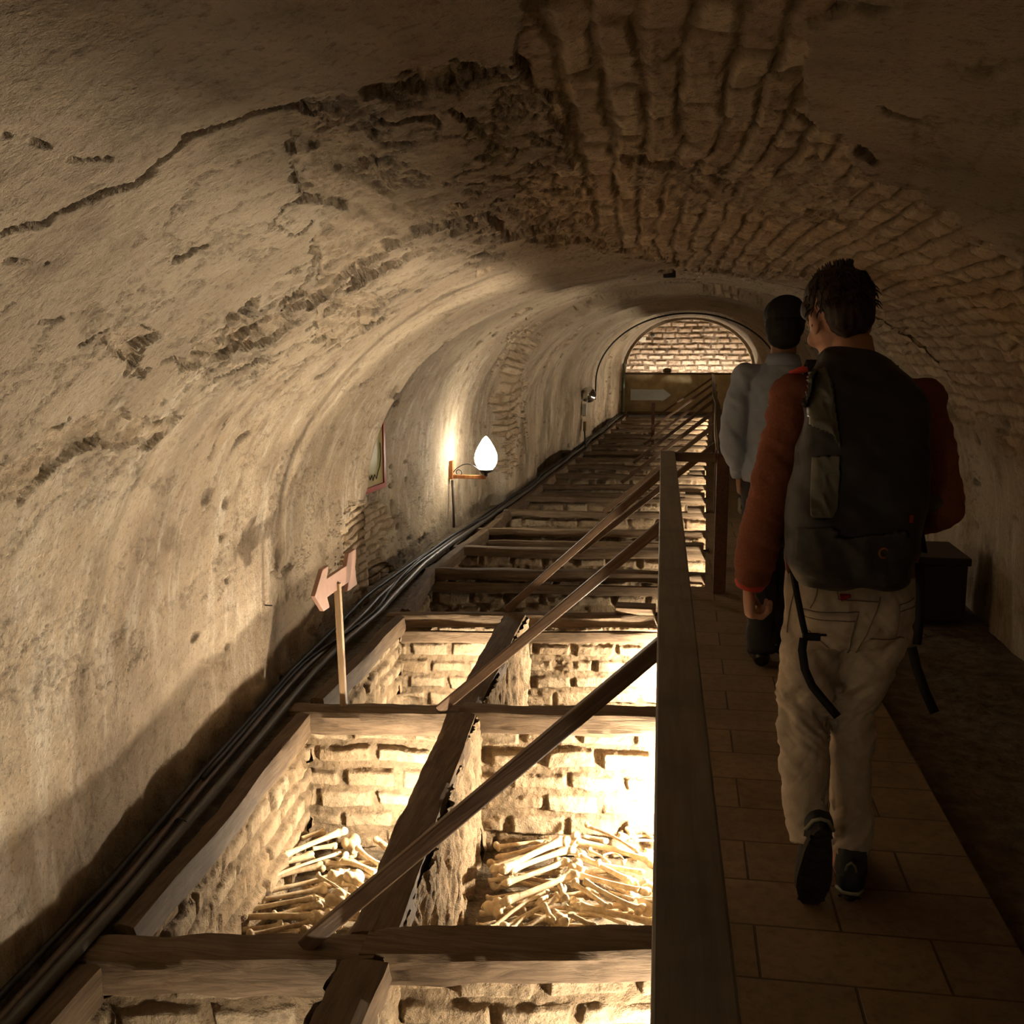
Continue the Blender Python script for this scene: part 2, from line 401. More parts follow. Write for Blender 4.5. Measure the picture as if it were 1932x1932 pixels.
    N2 = np.cross(dv, du); N2 /= np.linalg.norm(N2, axis=-1, keepdims=True)
    N2 = np.where((N2 * Nn).sum(-1, keepdims=True) < 0, -N2, N2)
    zz = ref_profile(n)[1]; xx = ref_profile(n)[0]
    q_ = np.cross(P[5, 6] - P[5, 5], P[6, 6] - P[5, 5]); flip = float((q_ * N2[5, 5]).sum()) < 0
    iL = int(np.argmax((zz > 1.35))); iR = n - iL
    out = []
    for nm, a, c in (('wall_left', 0, iL + 1), ('ceiling', iL, iR + 1), ('wall_right', iR, n)):
        sub = P[:, a:c]; m = np_mesh(nm, sub, grid_faces(sub.shape[0], sub.shape[1], flip))
        for k, arr in (('expo', expo * (1 - .55 * rub)), ('body', body), ('brand', brand), ('streak', streak), ('grime', grime)): attr(m, k, arr[:, a:c])
        o = mk(nm, m, M_vault); m.normals_split_custom_set_from_vertices(N2[:, a:c].reshape(-1, 3).tolist()); struct(o); out.append(o)
    # coarse stretch behind the camera
    yb = np.linspace(-3, .76, 60); Pb, _ = vault_points(yb, 160)
    m = np_mesh('ceiling_rear', Pb, grid_faces(60, 160)); o = mk('ceiling_rear', m, M_vault); struct(o)
    # lit chamber beyond the low wall
    yb = np.linspace(23.48, 25.4, 20); Pb, _ = vault_points(yb, 160); Pb[..., 0] = Pb[..., 0] * 1.04; Pb[1:, :, 2] *= 1.03
    m = np_mesh('wall_far_chamber', Pb, grid_faces(20, 160)); o = mk('wall_far_chamber', m, M_vault); struct(o)
build_vault()

# ------------------------------------------------------------------ relief walls
def relief_wall(name, O, U, V, Wd, Hd, res, seed, bl=.24, bhh=.098, amp=.03, mat=None, thick=.1, rough=0.0, gap=.021, back=True):
    """front face starts at O, spans U*Wd and V*Hd, normal U x V"""
    O, U, V = (np.array(q, float) for q in (O, U, V)); Nn = np.cross(U, V)
    nu, nv = max(2, int(Wd / res)), max(2, int(Hd / res))
    u = np.linspace(0, Wd, nu)[None, :]; v = np.linspace(0, Hd, nv)[:, None]
    u, v = np.broadcast_arrays(u, v)
    h, body, rnd = bricks(u, v, bl, bhh, seed, gap=gap, warp=.028)
    ro = fbm(u * 14, v * 14, seed * 1.3, seed, 4)
    er = sst(.0, .4, fbm(u * 3, v * 3, seed * 2.1, seed + 4, 3))
    h = h * (1 - .5 * er)
    d = amp * h + (.016 + rough) * ro * (1.35 - body) + .012 * fbm(u * 2.5, v * 2.5, seed, seed + 2, 2) + .003 * fbm(u * 50, v * 50, 1, seed, 2) - amp
    if rough > 0: d = d + rough * (1.0 * fbm(u * 5, v * 2.2, seed, seed + 6, 4) + .9 * (.5 - np.abs(fbm(u * 14, v * 3.5, seed, seed + 16, 4)) * 2.4))
    P = O + u[..., None] * U + v[..., None] * V + d[..., None] * Nn
    m0 = grid_faces(nv, nu)
    vv = P.reshape(-1, 3); ff = m0
    extra = 0
    if back:
        c = [O - Nn * .06, O + U * Wd - Nn * .06, O + U * Wd + V * Hd - Nn * .06, O + V * Hd - Nn * .06]
        c += [q - Nn * (thick) for q in c]
        n0 = len(vv); vv = np.concatenate([vv, np.array(c)]); extra = 8
        ff = np.concatenate([ff, np.array([[4, 7, 6, 5], [0, 1, 2, 3], [0, 4, 5, 1], [1, 5, 6, 2], [2, 6, 7, 3], [3, 7, 4, 0]]) + n0])
    m = np_mesh(name, vv, ff)
    for k, arr in (('body', body), ('brand', rnd)): attr(m, k, np.concatenate([arr.ravel(), np.ones(extra)]))
    return struct(mk(name, m, mat or M_brick))
def shear(o, x0, k):
    m = o.data; n = len(m.vertices); a = np.empty(n * 3, np.float32); m.vertices.foreach_get('co', a); a = a.reshape(-1, 3)
    a[:, 1] += k * (a[:, 0] - x0); m.vertices.foreach_set('co', a.ravel()); m.update(); return o
def noisy_box(name, x0, x1, y0, y1, z0, z1, mat, seed, res=.03, amp=.006, wav=.02, parent=None, sub=None, axis=0):
    """hewn timber: box subdivided along its length with wobble"""
    L = (x1 - x0, y1 - y0)[axis]; n = max(3, int(L / res)); m = 5
    ring = []
    sec = []
    for a in np.linspace(-.5, .5, m)[:-1]: sec.append((a, -.5))
    for a in np.linspace(-.5, .5, m)[:-1]: sec.append((.5, a))
    for a in np.linspace(.5, -.5, m)[:-1]: sec.append((a, .5))
    for a in np.linspace(.5, -.5, m)[:-1]: sec.append((-.5, a))
    sec = np.array(sec); k = len(sec); rr = np.maximum(np.abs(sec[:, 0]), np.abs(sec[:, 1])); le = np.hypot(sec[:, 0], sec[:, 1])
    sec = sec * (1 - .10 * sst(.6, .71, le))[:, None]
    t = np.linspace(0, 1, n)
    T = np.repeat(t[:, None], k, 1)
    wd, hd = ((y1 - y0), (z1 - z0)) if axis == 0 else ((x1 - x0), (z1 - z0))
    l = T * L
    a = sec[None, :, 0] * wd; c = sec[None, :, 1] * hd
    nz = fbm(l * 5, a * 60 + seed, c * 60, seed, 4) * amp; a = a * (1 + nz / wd * 2); c = c * (1 + nz / hd * 2)
    a = a + wav * fbm(l * 1.5, seed, 0.5, seed + 1, 2) * .6; c = c + wav * fbm(l * 1.8, seed, 3.5, seed + 2, 3) * .5
    if axis == 0: P = np.stack([x0 + l, (y0 + y1) / 2 + a, (z0 + z1) / 2 + c], -1)
    else: P = np.stack([(x0 + x1) / 2 + a, y0 + l, (z0 + z1) / 2 + c], -1)
    V = P.reshape(-1, 3).tolist(); Fs = []
    for i in range(n - 1):
        for j in range(k): Fs.append((i * k + j, i * k + (j + 1) % k, (i + 1) * k + (j + 1) % k, (i + 1) * k + j))
    Fs.append(tuple(range(k))[::-1]); Fs.append(tuple((n - 1) * k + j for j in range(k)))
    me = bpy.data.meshes.new(name); me.from_pydata(V, [], Fs); me.update()
    o = mk(name, me, mat, parent, True)
    me.set_sharp_from_angle(angle=math.radians(38)) if hasattr(me, 'set_sharp_from_angle') else None
    return o

# pit geometry
BY = [1.0, 2.27, 4.08, 5.66, 6.9, 7.7, 8.5, 9.5, 10.44, 11.4, 12.34, 13.25, 14.1, 15.0, 16.0, 17.0, 18.0, 19.1, 20.2, 21.3, 22.4]
SKW = [.18, .18, .10, .15] + [.06] * 20
def pitL(Y): return float(np.interp(Y, [1, 2.3, 4.1, 5.6, 6.9, 8.5, 11.4, 14, 18, 23.4], [-1.36, -1.40, -1.51, -1.53, -1.66, -1.58, -1.50, -1.42, -1.32, -1.18]))
def pitR(Y): return float(np.interp(Y, [0, 2.5, 6.59], [.07, -.005, -.126])) if Y < 6.6 else float(np.interp(Y, [6.6, 9.6, 13.7, 19.3, 23.5], [.17, .235, .32, .47, .58]))
def spX(Y): return float(np.interp(Y, [1, 2.3, 4.15, 5.8], [-.70, -.745, -.865, -.90]))
ORD = ['nearest to the camera', 'second', 'third', 'fourth', 'fifth', 'sixth', 'seventh', 'eighth', 'ninth', 'tenth', 'eleventh', 'twelfth', 'thirteenth', 'fourteenth', 'fifteenth', 'sixteenth', 'seventeenth', 'eighteenth', 'nineteenth', 'twentieth', 'twenty-first']
PB = -.66
for i, Y in enumerate(BY):
    if i == 0: continue
    x0, x1 = pitL(Y) - .05, pitR(Y) + .02
    res = .0055 if i < 4 else (.009 if i < 9 else .016)
    kq = SKW[i]; cq = math.hypot(1, kq)
    relief_wall('wall_cross_%d' % i, (x0, Y, PB - .1), (1 / cq, kq / cq, 0), (0, 0, 1), (x1 - x0 + .19) * cq, -PB + .1 - .06, res, 100 + i, thick=.04, amp=.035)
    lab = 'dark hewn timber beam capping the cross wall, %s' % ('nearest to the camera' if i == 1 else ORD[i - 1] + ' from the camera')
    z1 = .0; th = .105 if i < 3 else (.075 if i < 6 else .055)
    if i < 3:
        # two lengths meeting at the spine
        xs = spX(Y)
        for q, (a, c, nm) in enumerate(((x0 - .03, xs + .02, 'left'), (xs - .02, x1, 'right'))):
            o = noisy_box('timber_beam', a, c, Y - .06 + q * .012, Y + .07 + q * .012, z1 - th + .012 * q, z1 + .004 * q, M_beam, i * 7 + q, wav=.03, amp=.012, res=.015)
            shear(o, x0, SKW[i]); tag(o, 'dark hewn timber beam on the %s cross wall, %s of the spine wall' % (('nearest', 'second')[i - 1], nm), 'beam', 'timber beams across the bone pits')
    else:
        o = noisy_box('timber_beam', x0 - .03, x1, Y - .050, Y + .035, z1 - th, z1, M_beam, i * 7, wav=.03, amp=.009, res=.02 if i < 8 else .05)
        shear(o, x0, SKW[i]); tag(o, lab, 'beam', 'timber beams across the bone pits')
# second flat plank on some cross walls
for i in range(3, 20):
    Y = BY[i]; a, c = pitL(Y) + .02 , pitR(Y)
    if i in (3, 4, 6, 9, 13):
        o = noisy_box('timber_plank', a, c, Y - .085, Y - .045, -.15, -.085, M_beam, 300 + i, wav=.012, res=.04)
        shear(o, a, SKW[i]); tag(o, 'lower timber plank set under the %s beam from the camera' % ORD[i - 1], 'plank', 'lower planks on the cross walls')
for i, (Y, a, c) in {3: (5.87, -.34, -.12), 5: (7.81, .03, .18), 7: (9.61, .07, .22), 8: (10.55, .05, .24), 10: (12.45, .10, .28)}.items():
    o = noisy_box('timber_block', a, c, Y - .06, Y + .06, .002, .05, M_beam, 400 + i, wav=.0, res=.02)
    tag(o, 'short timber block lying on the %s beam at its right end by the walkway' % ORD[i - 1], 'wood block', 'short blocks at the beam ends')
# spine: rough mud and rubble wall with long beam
ys = [.9, 2.33, 4.13, 5.73]
for k in range(3):
    y0, y1 = ys[k], ys[k + 1] ; xa, xb = spX(y0) + .055, spX(y1) + .055
    L = math.hypot(y1 - y0, xb - xa); U = ((xb - xa) / L, (y1 - y0) / L, 0)
    relief_wall('wall_spine_right_%d' % (k + 1), (xa + .013, y0, PB - .1), U, (0, 0, 1), L, -PB + .1 - .012, .006, 200 + k, bl=1.9, bhh=.9, gap=.005, amp=.006, rough=.026, thick=.02)
    xa2, xb2 = xa - .12, xb - .12
    relief_wall('wall_spine_left_%d' % (k + 1), (xb2 - .0, y1, PB - .1), (-U[0], -U[1], 0), (0, 0, 1), L, -PB + .1 - .03, .015, 210 + k, bl=.3, bhh=.1, amp=.02, rough=.01, thick=.02)
mb = MB(); V = []
for y in (.9, 2.3, 2.34, 4.1, 5.70): V += [(spX(y) - .045, y, PB - .05), (spX(y) + .045, y, PB - .05), (spX(y) + .045, y, -.025), (spX(y) - .045, y, -.025)]
Fq = [(a * 4 + j, a * 4 + (j + 1) % 4, a * 4 + 4 + (j + 1) % 4, a * 4 + 4 + j) for a in range(4) for j in range(4)]
mb.add(V, Fq + [(0, 3, 2, 1), (16, 17, 18, 19)]); struct(mb.obj('wall_spine_core', M_brick))
mb = MB(); mb.box((.1, -3.05, 1.0), (3.4, .1, 2.3)); struct(mb.obj('wall_rear', M_plast2))
def slant_beam(name, y0, y1, mat, seed, lab):
    o = noisy_box(name, -.065, .065, 0, y1 - y0, -.09, .004, mat, seed, wav=.018, amp=.014, axis=1, res=.015)
    # bend the straight timber to follow the spine
    m = o.data; n = len(m.vertices); a = np.empty(n * 3, np.float32); m.vertices.foreach_get('co', a); a = a.reshape(-1, 3)
    a[:, 1] += y0; a[:, 0] += np.array([spX(q) for q in a[:, 1]]); m.vertices.foreach_set('co', a.ravel()); m.update()
    return tag(o, lab, 'beam', 'timber beams along the spine wall')
slant_beam('spine_beam', .9, 2.32, M_beamY, 61, 'long timber beam on the spine wall in front of the nearest cross beam')
slant_beam('spine_beam', 2.44, 4.09, M_beamY, 62, 'wide dark timber beam on the spine wall between the two bone heaps')
slant_beam('spine_beam', 4.21, 5.72, M_beamY, 63, 'long timber beam on the spine wall of the second pit row')
# left and right pit walls
def side_wall(name, fx, y0, y1, left, res, seed):
    xa, xb = fx(y0), fx(y1); L = math.hypot(y1 - y0, xb - xa); d = Vector(((xb - xa) / L, (y1 - y0) / L, 0))
    if left: relief_wall(name, (xa, y0, PB - .1), d, (0, 0, 1), L, -PB + .1 - .07, res, seed, thick=.05)
    else: relief_wall(name, (xb, y1, PB - .1), -d, (0, 0, 1), L, -PB + .1 - .03, res, seed, thick=.03)
kk = [.6, 2.3, 4.1, 5.6, 6.9, 8.5, 11.4, 14, 18, 23.4]
for k in range(len(kk) - 1): side_wall('wall_pit_left_%d' % (k + 1), pitL, kk[k], kk[k + 1], True, .007 if k < 4 else .02, 500 + k)
side_wall('wall_pit_right_1', lambda y: pitR(y) + .21, .6, 6.59, False, .02, 520)
side_wall('wall_pit_right_2', lambda y: pitR(y) + .21, 6.6, 23.4, False, .04, 521)
# ledge between wall foot and pits, capped by long timbers
V = []; Fq = []
yy = np.linspace(.6, 23.4, 220)
for i, y in enumerate(yy):
    V += [(float(Lx(y)) - .12, y, -.03), (pitL(y) - .0, y, -.03), (pitL(y) - .0, y, -.10)]
    if i: a = (i - 1) * 3; Fq += [(a, a + 1, a + 4, a + 3), (a + 1, a + 2, a + 5, a + 4)]
m = bpy.data.meshes.new('floor_ledge'); m.from_pydata(V, [], Fq); struct(mk('floor_ledge', m, M_earth))
LK = [(1.0, 2.2, 'in front of the nearest cross beam'), (2.38, 4.0, 'above the left bone heap'), (4.18, 5.6, 'beside the arrow sign post'), (5.75, 9.0, 'below the flame lamp'), (9.05, 14, 'in the middle distance'), (14.05, 23.3, 'running to the far low wall')]
for q, (y0, y1, nm) in enumerate(LK):
    o = noisy_box('edge_timber', -.035, .03, 0, y1 - y0, -.10, .0, M_beamY, 600 + q, wav=.02, amp=.008, axis=1, res=.03)
    m = o.data; n = len(m.vertices); a = np.empty(n * 3, np.float32); m.vertices.foreach_get('co', a); a = a.reshape(-1, 3)
    a[:, 1] += y0; a[:, 0] += np.array([pitL(v_) for v_ in a[:, 1]]); m.vertices.foreach_set('co', a.ravel()); m.update()
    tag(o, 'edge timber on the left pit rim, %s' % nm, 'beam', 'edge timbers on the left rim')
# walkway slab, ground, pit floor
mb = MB(); mb.box(((-.0 + .87) / 2 - .045, 1.8, -.035), (.96, 9.6, .07)); o = mb.obj('floor', M_walk)
a = np.array([v.co[:] for v in o.data.vertices]); 
for v in o.data.vertices:
    if v.co.x + o.location.x < 0.1: v.co.x = pitR(6.55) if v.co.y > 3 else .158
struct(o)
mb = MB(); V = []; Fq = []
for i, y in enumerate(np.linspace(6.6, 23.4, 12)):
    V += [(pitR(y + .001) - .0, y, 0), (.88, y, 0), (.88, y, -.07), (pitR(y + .001) - .0, y, -.07)]
    if i:
        a = (i - 1) * 4; Fq += [(a + j, a + (j + 1) % 4, a + 4 + (j + 1) % 4, a + 4 + j) for j in range(4)]
mb.add(V, Fq + [(0, 1, 2, 3), (47, 46, 45, 44)]); struct(mb.obj('floor_far_walkway', M_walk))
gx = np.linspace(.82, 1.9, 60); gy = np.linspace(-3, 23.6, 500)
GX, GY = np.meshgrid(gx, gy); GZ = -.06 + .02 * fbm(GX * 5, GY * 5, 0, 71, 4)
struct(mk('floor_right_earth', np_mesh('floor_right_earth', np.stack([GX, GY, GZ], -1), grid_faces(500, 60)), M_earth))
gx = np.linspace(-2, .7, 120); gy = np.linspace(.3, 23.6, 500)
GX, GY = np.meshgrid(gx, gy); GZ = PB + .02 * fbm(GX * 5, GY * 5, 0, 72, 4)
struct(mk('floor_pit', np_mesh('floor_pit', np.stack([GX, GY, GZ], -1), grid_faces(500, 120)), M_earth))
# near end: ground the photographer stands on, left of the walkway behind the first pit
mb = MB(); mb.box((-.8, -1.2, -.04), (1.65, 3.4, .07)); struct(mb.obj('floor_near', M_walk))
# ------------------------------------------------------------------ far end
relief_wall('wall_far', (-1.7, 25.2, -.1), (1, 0, 0), (0, 0, 1), 3.7, 2.5, .012, 700, bl=.30, bhh=.125, amp=.05, mat=M_brickfar, gap=.03)
o = MB().box(((-1.34 + 1.62) / 2, 23.5, .42), (2.96, .16, .88)).obj('wall_low_far', M_plast2, bevel=.01); struct(o)
o = noisy_box('timber_rail', -1.32, 1.6, 23.4, 23.6, .862, .90, M_beam, 801, res=.1); tag(o, 'thin timber board along the top of the far low plastered wall', 'board')
o = mk('stone', MB().ball((-.34, 23.5, .94), (.10, .08, .06), 10).mesh(), M_brickfar); tag(o, 'small stone sitting on top of the far low wall', 'stone')
o = noisy_box('timber_beam', pitL(23.3), .58, 23.3, 23.4, -.02, .06, M_beam, 802, res=.1); tag(o, 'dark timber beam along the foot of the far low wall', 'beam', 'timber beams across the bone pits')
# ------------------------------------------------------------------ railing
def bar(p0, p1, w, h, name, mat, parent=None, upref=(0, 0, 1), bevel=.004):
    p0, p1 = Vector(p0), Vector(p1); T = (p1 - p0); L = T.length; T.normalize()
    S = T.cross(Vector(upref)).normalized(); U = S.cross(T).normalized()
    # local: length on X
    M = Matrix(((T.x, S.x, U.x, (p0.x + p1.x) / 2), (T.y, S.y, U.y, (p0.y + p1.y) / 2), (T.z, S.z, U.z, (p0.z + p1.z) / 2), (0, 0, 0, 1)))
    mb = MB(); mb.box((0, 0, 0), (L, w, h)); o = mb.obj(name, mat, parent, bevel=bevel); o.matrix_local = M; return o
M_strutX = woodmat('strut_wood_x', (.165, .098, .052), (.10, .056, .03), 0, .5, .3)
M_railX = woodmat('rail_wood_x', (.27, .235, .195), (.20, .17, .14), 0, .45, .15)
def nrX(Y): return float(np.interp(Y, [.95, 6.6], [.040, -.082]))
def r2X(Y): return float(np.interp(Y, [6.5, 7.65, 9.6, 11.7, 13.7, 16.2, 19.3, 23.4], [.245, .265, .32, .385, .41, .475, .55, .65]))
rail = empty('handrail', (nrX(6.5), 6.5, 0), 'broad dark wooden handrail beside the walkway nearest to the camera, on posts', 'railing')
def loc(p): return (p[0] - nrX(6.5), p[1] - 6.5, p[2])
bar(loc((nrX(.35), .35, .825)), loc((nrX(6.6), 6.6, .825)), .088, .05, 'top_rail', M_railX, rail)
bar(loc((nrX(6.5) + .04, 6.55, .822)), loc((.215, 6.50, .822)), .05, .055, 'cross_rail', M_strutX, rail)
for y in (.75, 2.52, 4.24, 6.52):
    bar(loc((nrX(y) + .012, y, -.35)), loc((nrX(y) + .012, y, .80)), .05, .055, 'post', M_post, rail, upref=(0, 1, 0))
rail2 = empty('handrail', (.250, 6.45, 0), 'reddish brown handrail on thick posts running on beyond the corner to the far wall', 'railing')
def loc2(p): return (p[0] - .250, p[1] - 6.45, p[2])
bar(loc2((.250, 6.45, -.30)), loc2((.250, 6.45, .852)), .075, .075, 'corner_post', M_post, rail2, upref=(0, 1, 0))
ysr = [6.48, 9.6, 11.7, 13.7, 19.3, 23.3]
mb = MB()
for a, c in zip(ysr[:-1], ysr[1:]): mb.tube([loc2((r2X(a), a, .83)), loc2((r2X(c), c, .83))], .03, 4, True, (1, 0, 1))
mb.obj('top_rail', M_post, rail2)
for y in (9.61, 11.7, 13.7, 16.2, 19.3):
    bar(loc2((r2X(y) + .01, y, -.02)), loc2((r2X(y) + .01, y, .81)), .06, .06, 'post', M_post, rail2, upref=(0, 1, 0))
mb = MB(); mb.tube([(r2X(y) - .03, y, .86 + .025 * math.sin((y - 6.4) * .42)) for y in np.linspace(6.6, 23.2, 40)], .009, 6)  # added pale strip standing in for the light edge of the farther rail
o = mb.obj('edge_strip', simple('pale_edge', (.45, .40, .28), .8), smooth=True); tag(o, 'pale strip along the top of the farther handrail, added as its light edge', 'edge_strip')
ST = [(2.36, 2.51, -.91, 'from the nearest cross beam up to the broad handrail'), (4.12, 4.24, -.965, 'from the second cross beam up to the broad handrail'), (5.80, 6.0, -.965, 'from the third cross beam up to the broad handrail'),
      (7.6, 7.65, -.72, 'leaning on the farther handrail just past its corner post'), (9.5, 9.6, -.68, 'second one leaning on the farther handrail'), (11.6, 11.7, -.64, 'third one leaning on the farther handrail'),
      (13.6, 13.7, -.60, 'fourth one leaning on the farther handrail'), (16.1, 16.2, -.56, 'fifth one leaning on the farther handrail'), (19.2, 19.3, -.55, 'sixth one leaning on the farther handrail'), (22.9, 23.0, -.50, 'the farthest, just before the low plastered wall')]
for i, (Y, Yt, xb, nm) in enumerate(ST):
    xt = nrX(Yt) - .02 if Y < 6.3 else r2X(Yt) - .02
    o = bar((xb, Y, .0), (xt, Yt, .80), .042, .036, 'diagonal_strut', M_strutX, upref=(0, 1, 0))
    tag(o, 'slanting strut ' + nm, 'strut', 'diagonal struts of the handrails')
# ------------------------------------------------------------------ cables on the left ledge
def cab(name, fr, r, z, seed, mat, lab, y0=.7, y1=23.3, amp=.02):
    pts = []
    for y in np.linspace(y0, y1, 150):
        l, rr = float(Lx(y) + bay(y)), pitL(y)
        x = l + (rr - l) * fr + amp * float(vn(y * .9, seed, 0, seed)); pts.append((x, y, z + .010 * float(vn(y * 1.2, seed, 5, seed))))
    o = MB().tube(pts, r, 10).obj(name, mat, smooth=True); return tag(o, lab, 'cable', 'pipes and cables along the left wall')
cab('conduit', .58, .017, .022, 1, M_pipe, 'shiny grey conduit lying on the left ledge, nearest to the pits', amp=.012)
cab('conduit', .34, .013, .02, 2, M_pipe2, 'reddish brown pipe lying on the left ledge between the grey conduit and the wall', amp=.012)
cab('cable', .12, .010, .03, 3, M_black, 'thin black cable at the foot of the left wall', amp=.02)
cab('cable', .44, .008, .045, 4, M_black, 'black cable crossing over the pipes on the left ledge', amp=.05, y0=3.2)
mb = MB()
for k, y in enumerate((2.35, 3.1, 3.9, 5.1, 6.4)):
    l, rr = float(Lx(y)), pitL(y); x = l + (rr - l) * .45
    mb.tube([(x - .05, y, .01), (x - .02, y + .01, .05), (x + .03, y, .045), (x + .05, y - .01, .01)], .003, 6)
# clamps, each its own thing
for k, (y, nm) in enumerate(((2.9, 'nearest to the camera'), (5.2, 'beside the arrow sign'), (7.4, 'below the framed plaque'))):
    l, rr = float(Lx(y)), pitL(y); x = l + (rr - l) * .55
    o = MB().tube([(x + .024 * math.cos(a), y, .022 + .024 * math.sin(a)) for a in np.linspace(-.2, PI + .2, 12)], .003, 6).obj('pipe_clamp', M_iron, smooth=True)
    tag(o, 'small metal clamp over the grey conduit, ' + nm, 'clamp', 'clamps on the conduit')
# ------------------------------------------------------------------ arrow sign on a post (plate parallel to the tunnel)
M_pink = simple('pinkish_wood', (.34, .19, .135), .6, 0, .15, 30, .15)
M_paleW = woodmat('pale_wood', (.40, .27, .15), (.30, .19, .10), 2, .6, .3)
sg = empty('arrow_sign', (-1.37, 4.10, 0), 'pinkish wooden arrow sign on a thin post, pointing towards the camera', 'sign')
o = MB().box((0, 0, .265), (.026, .026, .53)).obj('post', M_paleW, sg, bevel=.002); o.rotation_euler = (0, math.radians(-1.6), 0)
arrow = [(-.30, 0), (-.20, -.085), (-.13, -.085), (-.155, -.038), (.12, -.038), (.10, -.075), (.24, -.075), (.215, 0), (.24, .085), (.13, .085), (.10, .038), (-.155, .038), (-.13, .085), (-.20, .085)]
o = MB().prism(arrow, (-.03, .02, .54), (.018, 0, 0), (0, 1, 0), (0, 0, 1)).obj('arrow_board', M_pink, sg, bevel=.002)
# far sign, pale arrow facing the camera
M_pale = simple('pale_board', (.42, .42, .36), .5, 0, .1, 10, .05)
sg = empty('arrow_sign', (-.43, 16.2, 0), 'pale grey arrow sign on a dark post in the distance, pointing right', 'sign')
MB().box((0, .02, .31), (.05, .04, .64)).obj('post', M_post, sg)
MB().prism([(-.345, -.08), (.12, -.08), (.12, -.105), (.26, 0), (.12, .105), (.12, .08), (-.345, .08)], (0, 0, .75), (0, -.02, 0), (1, 0, 0), (0, 0, 1)).obj('arrow_board', M_pale, sg)
# nail in the wall by the sign
p = atY(610, 1146, 4.15); xw = float(Lx(4.15))
o = MB().tube([(xw - .05, 4.15, p.z + .0), (xw + .05, 4.13, p.z + .004)], .003, 6).obj('nail', M_iron); tag(o, 'thin dark nail sticking out of the left wall below the arrow sign', 'nail')
# ------------------------------------------------------------------ framed plaque
M_red = simple('red_frame', (.45, .045, .02), .4, 0, .2, 20, .05)
M_sheet, t, b = nt('parchment_sheet')
g = noise(t, 9, 4, .6)
t.links.new(mix(t, ramp(t, g, [(.4, 0), (.7, .5)]), (.62, .56, .27), (.50, .43, .20)), b.inputs['Base Color'])
b.inputs['Roughness'].default_value = .3; b.inputs['Coat Weight'].default_value = 1; b.inputs['Coat Roughness'].default_value = .02
M_ink = simple('dark_ink', (.05, .06, .045), .5, 0, .1, 10, 0)
xw = float(Lx(6.3)) + .055
pl = empty('wall_plaque', (xw, 6.22, .83), 'yellowish framed plaque with a red frame on the left wall before the flame lamp', 'picture', rz=math.radians(-4))
mb = MB()
for (cy, cz, dy, dz) in ((-.29, 0, .03, .46), (.29, 0, .03, .46), (0, -.215, .55, .03), (0, .215, .55, .03)): mb.box((.0, cy, cz), (.035, dy, dz))
mb.obj('frame', M_red, pl)
MB().box((-.002, 0, 0), (.02, .55, .40)).obj('sheet', M_sheet, pl)
mb = MB()   # ornamental border strokes: an outline with a jagged foot, two short text lines
pts = [(.0095, -.02, .06), (.0095, -.03, -.05), (.0095, .0, -.10), (.0095, .04, -.155), (.0095, .07, -.13), (.0095, .09, -.165), (.0095, .12, -.13), (.0095, .15, -.16), (.0095, .18, -.12), (.0095, .215, -.09), (.0095, .235, -.02), (.0095, .225, .06)]
mb.tube(pts, .0035, 4, ref=(1, 0, 0)); mb.tube([(.0095, -.01, .045), (.0095, .10, .05)], .004, 4); mb.tube([(.0095, -.0, .015), (.0095, .06, .018)], .004, 4)
mb.tube([(.0095, .0, .13), (.0095, .2, .13)], .004, 4); mb.tube([(.0095, .03, .10), (.0095, .17, .10)], .003, 4)
mb.obj('ink_border', M_ink, pl)
# ------------------------------------------------------------------ flame lamp
M_glow = emit('lamp_glow', (1, .90, .72), 18.0)
M_brack = woodmat('bracket_wood', (.40, .16, .05), (.25, .09, .03), 2, .5, .2)
def flame_lamp(x, y, z, sc, lab, wallx, glow=None):
    r = empty('wall_lamp', (wallx, y, z), lab, 'lamp')
    k = sc; L = (x - wallx)
    MB().box((.012, 0, .02 * k), (.035, .06 * k, .15 * k)).obj('wall_plate', M_brack, r, bevel=.003)
    MB().box((L / 2, 0, -.035 * k), (L, .028 * k, .03 * k)).obj('arm', M_brack, r, bevel=.003)
    pts = [(.03, 0, .0)]
    for a in np.linspace(0, 1, 30):
        pts.append((.03 + L * a * .92, 0, (-.0 + .075 * math.sin(PI * min(1, a * 1.15)) ** .8 if a < .87 else .0) * k + .0 - .012 * a))
    pts2 = [(.07 + .028 * math.cos(a) * (1 - a / 9), 0, .0 + .026 * math.sin(a) * (1 - a / 9)) for a in np.linspace(-2.6, 4.2, 26)]
    mb = MB(); mb.tube(pts, .004 * k, 6); mb.tube(pts2, .004 * k, 6); mb.obj('iron_scroll', M_iron, r, smooth=True)
    MB().lathe([(.006, -.03 * k), (.014 * k, -.02 * k), (.012 * k, -.005 * k), (.045 * k, .008 * k), (.060 * k, .020 * k), (.058 * k, .032 * k)], (L, 0, 0)).obj('cup', M_iron, r, smooth=True)
    prof = [(.048, .025), (.072, .05), (.088, .085), (.094, .12), (.088, .16), (.072, .20), (.050, .24), (.028, .275), (.008, .298), (.001, .300)]
    MB().lathe([(a * k, c * k) for a, c in prof], (L, 0, 0), 32).obj('flame_globe', glow or M_glow, r, smooth=True)
    return r
wx = float(Lx(8.37)) + .02
flame_lamp(-1.552, 8.37, .475, .99, 'glowing white flame shaped lamp on a wooden wall bracket', wx)
o = MB().tube([(wx + .02, 8.37, .41), (wx + .025, 8.39, .2), (wx + .03, 8.37, .02)], .011, 8).obj('conduit', M_pipe2, smooth=True); tag(o, 'thin vertical conduit running down from the flame lamp bracket', 'cable')
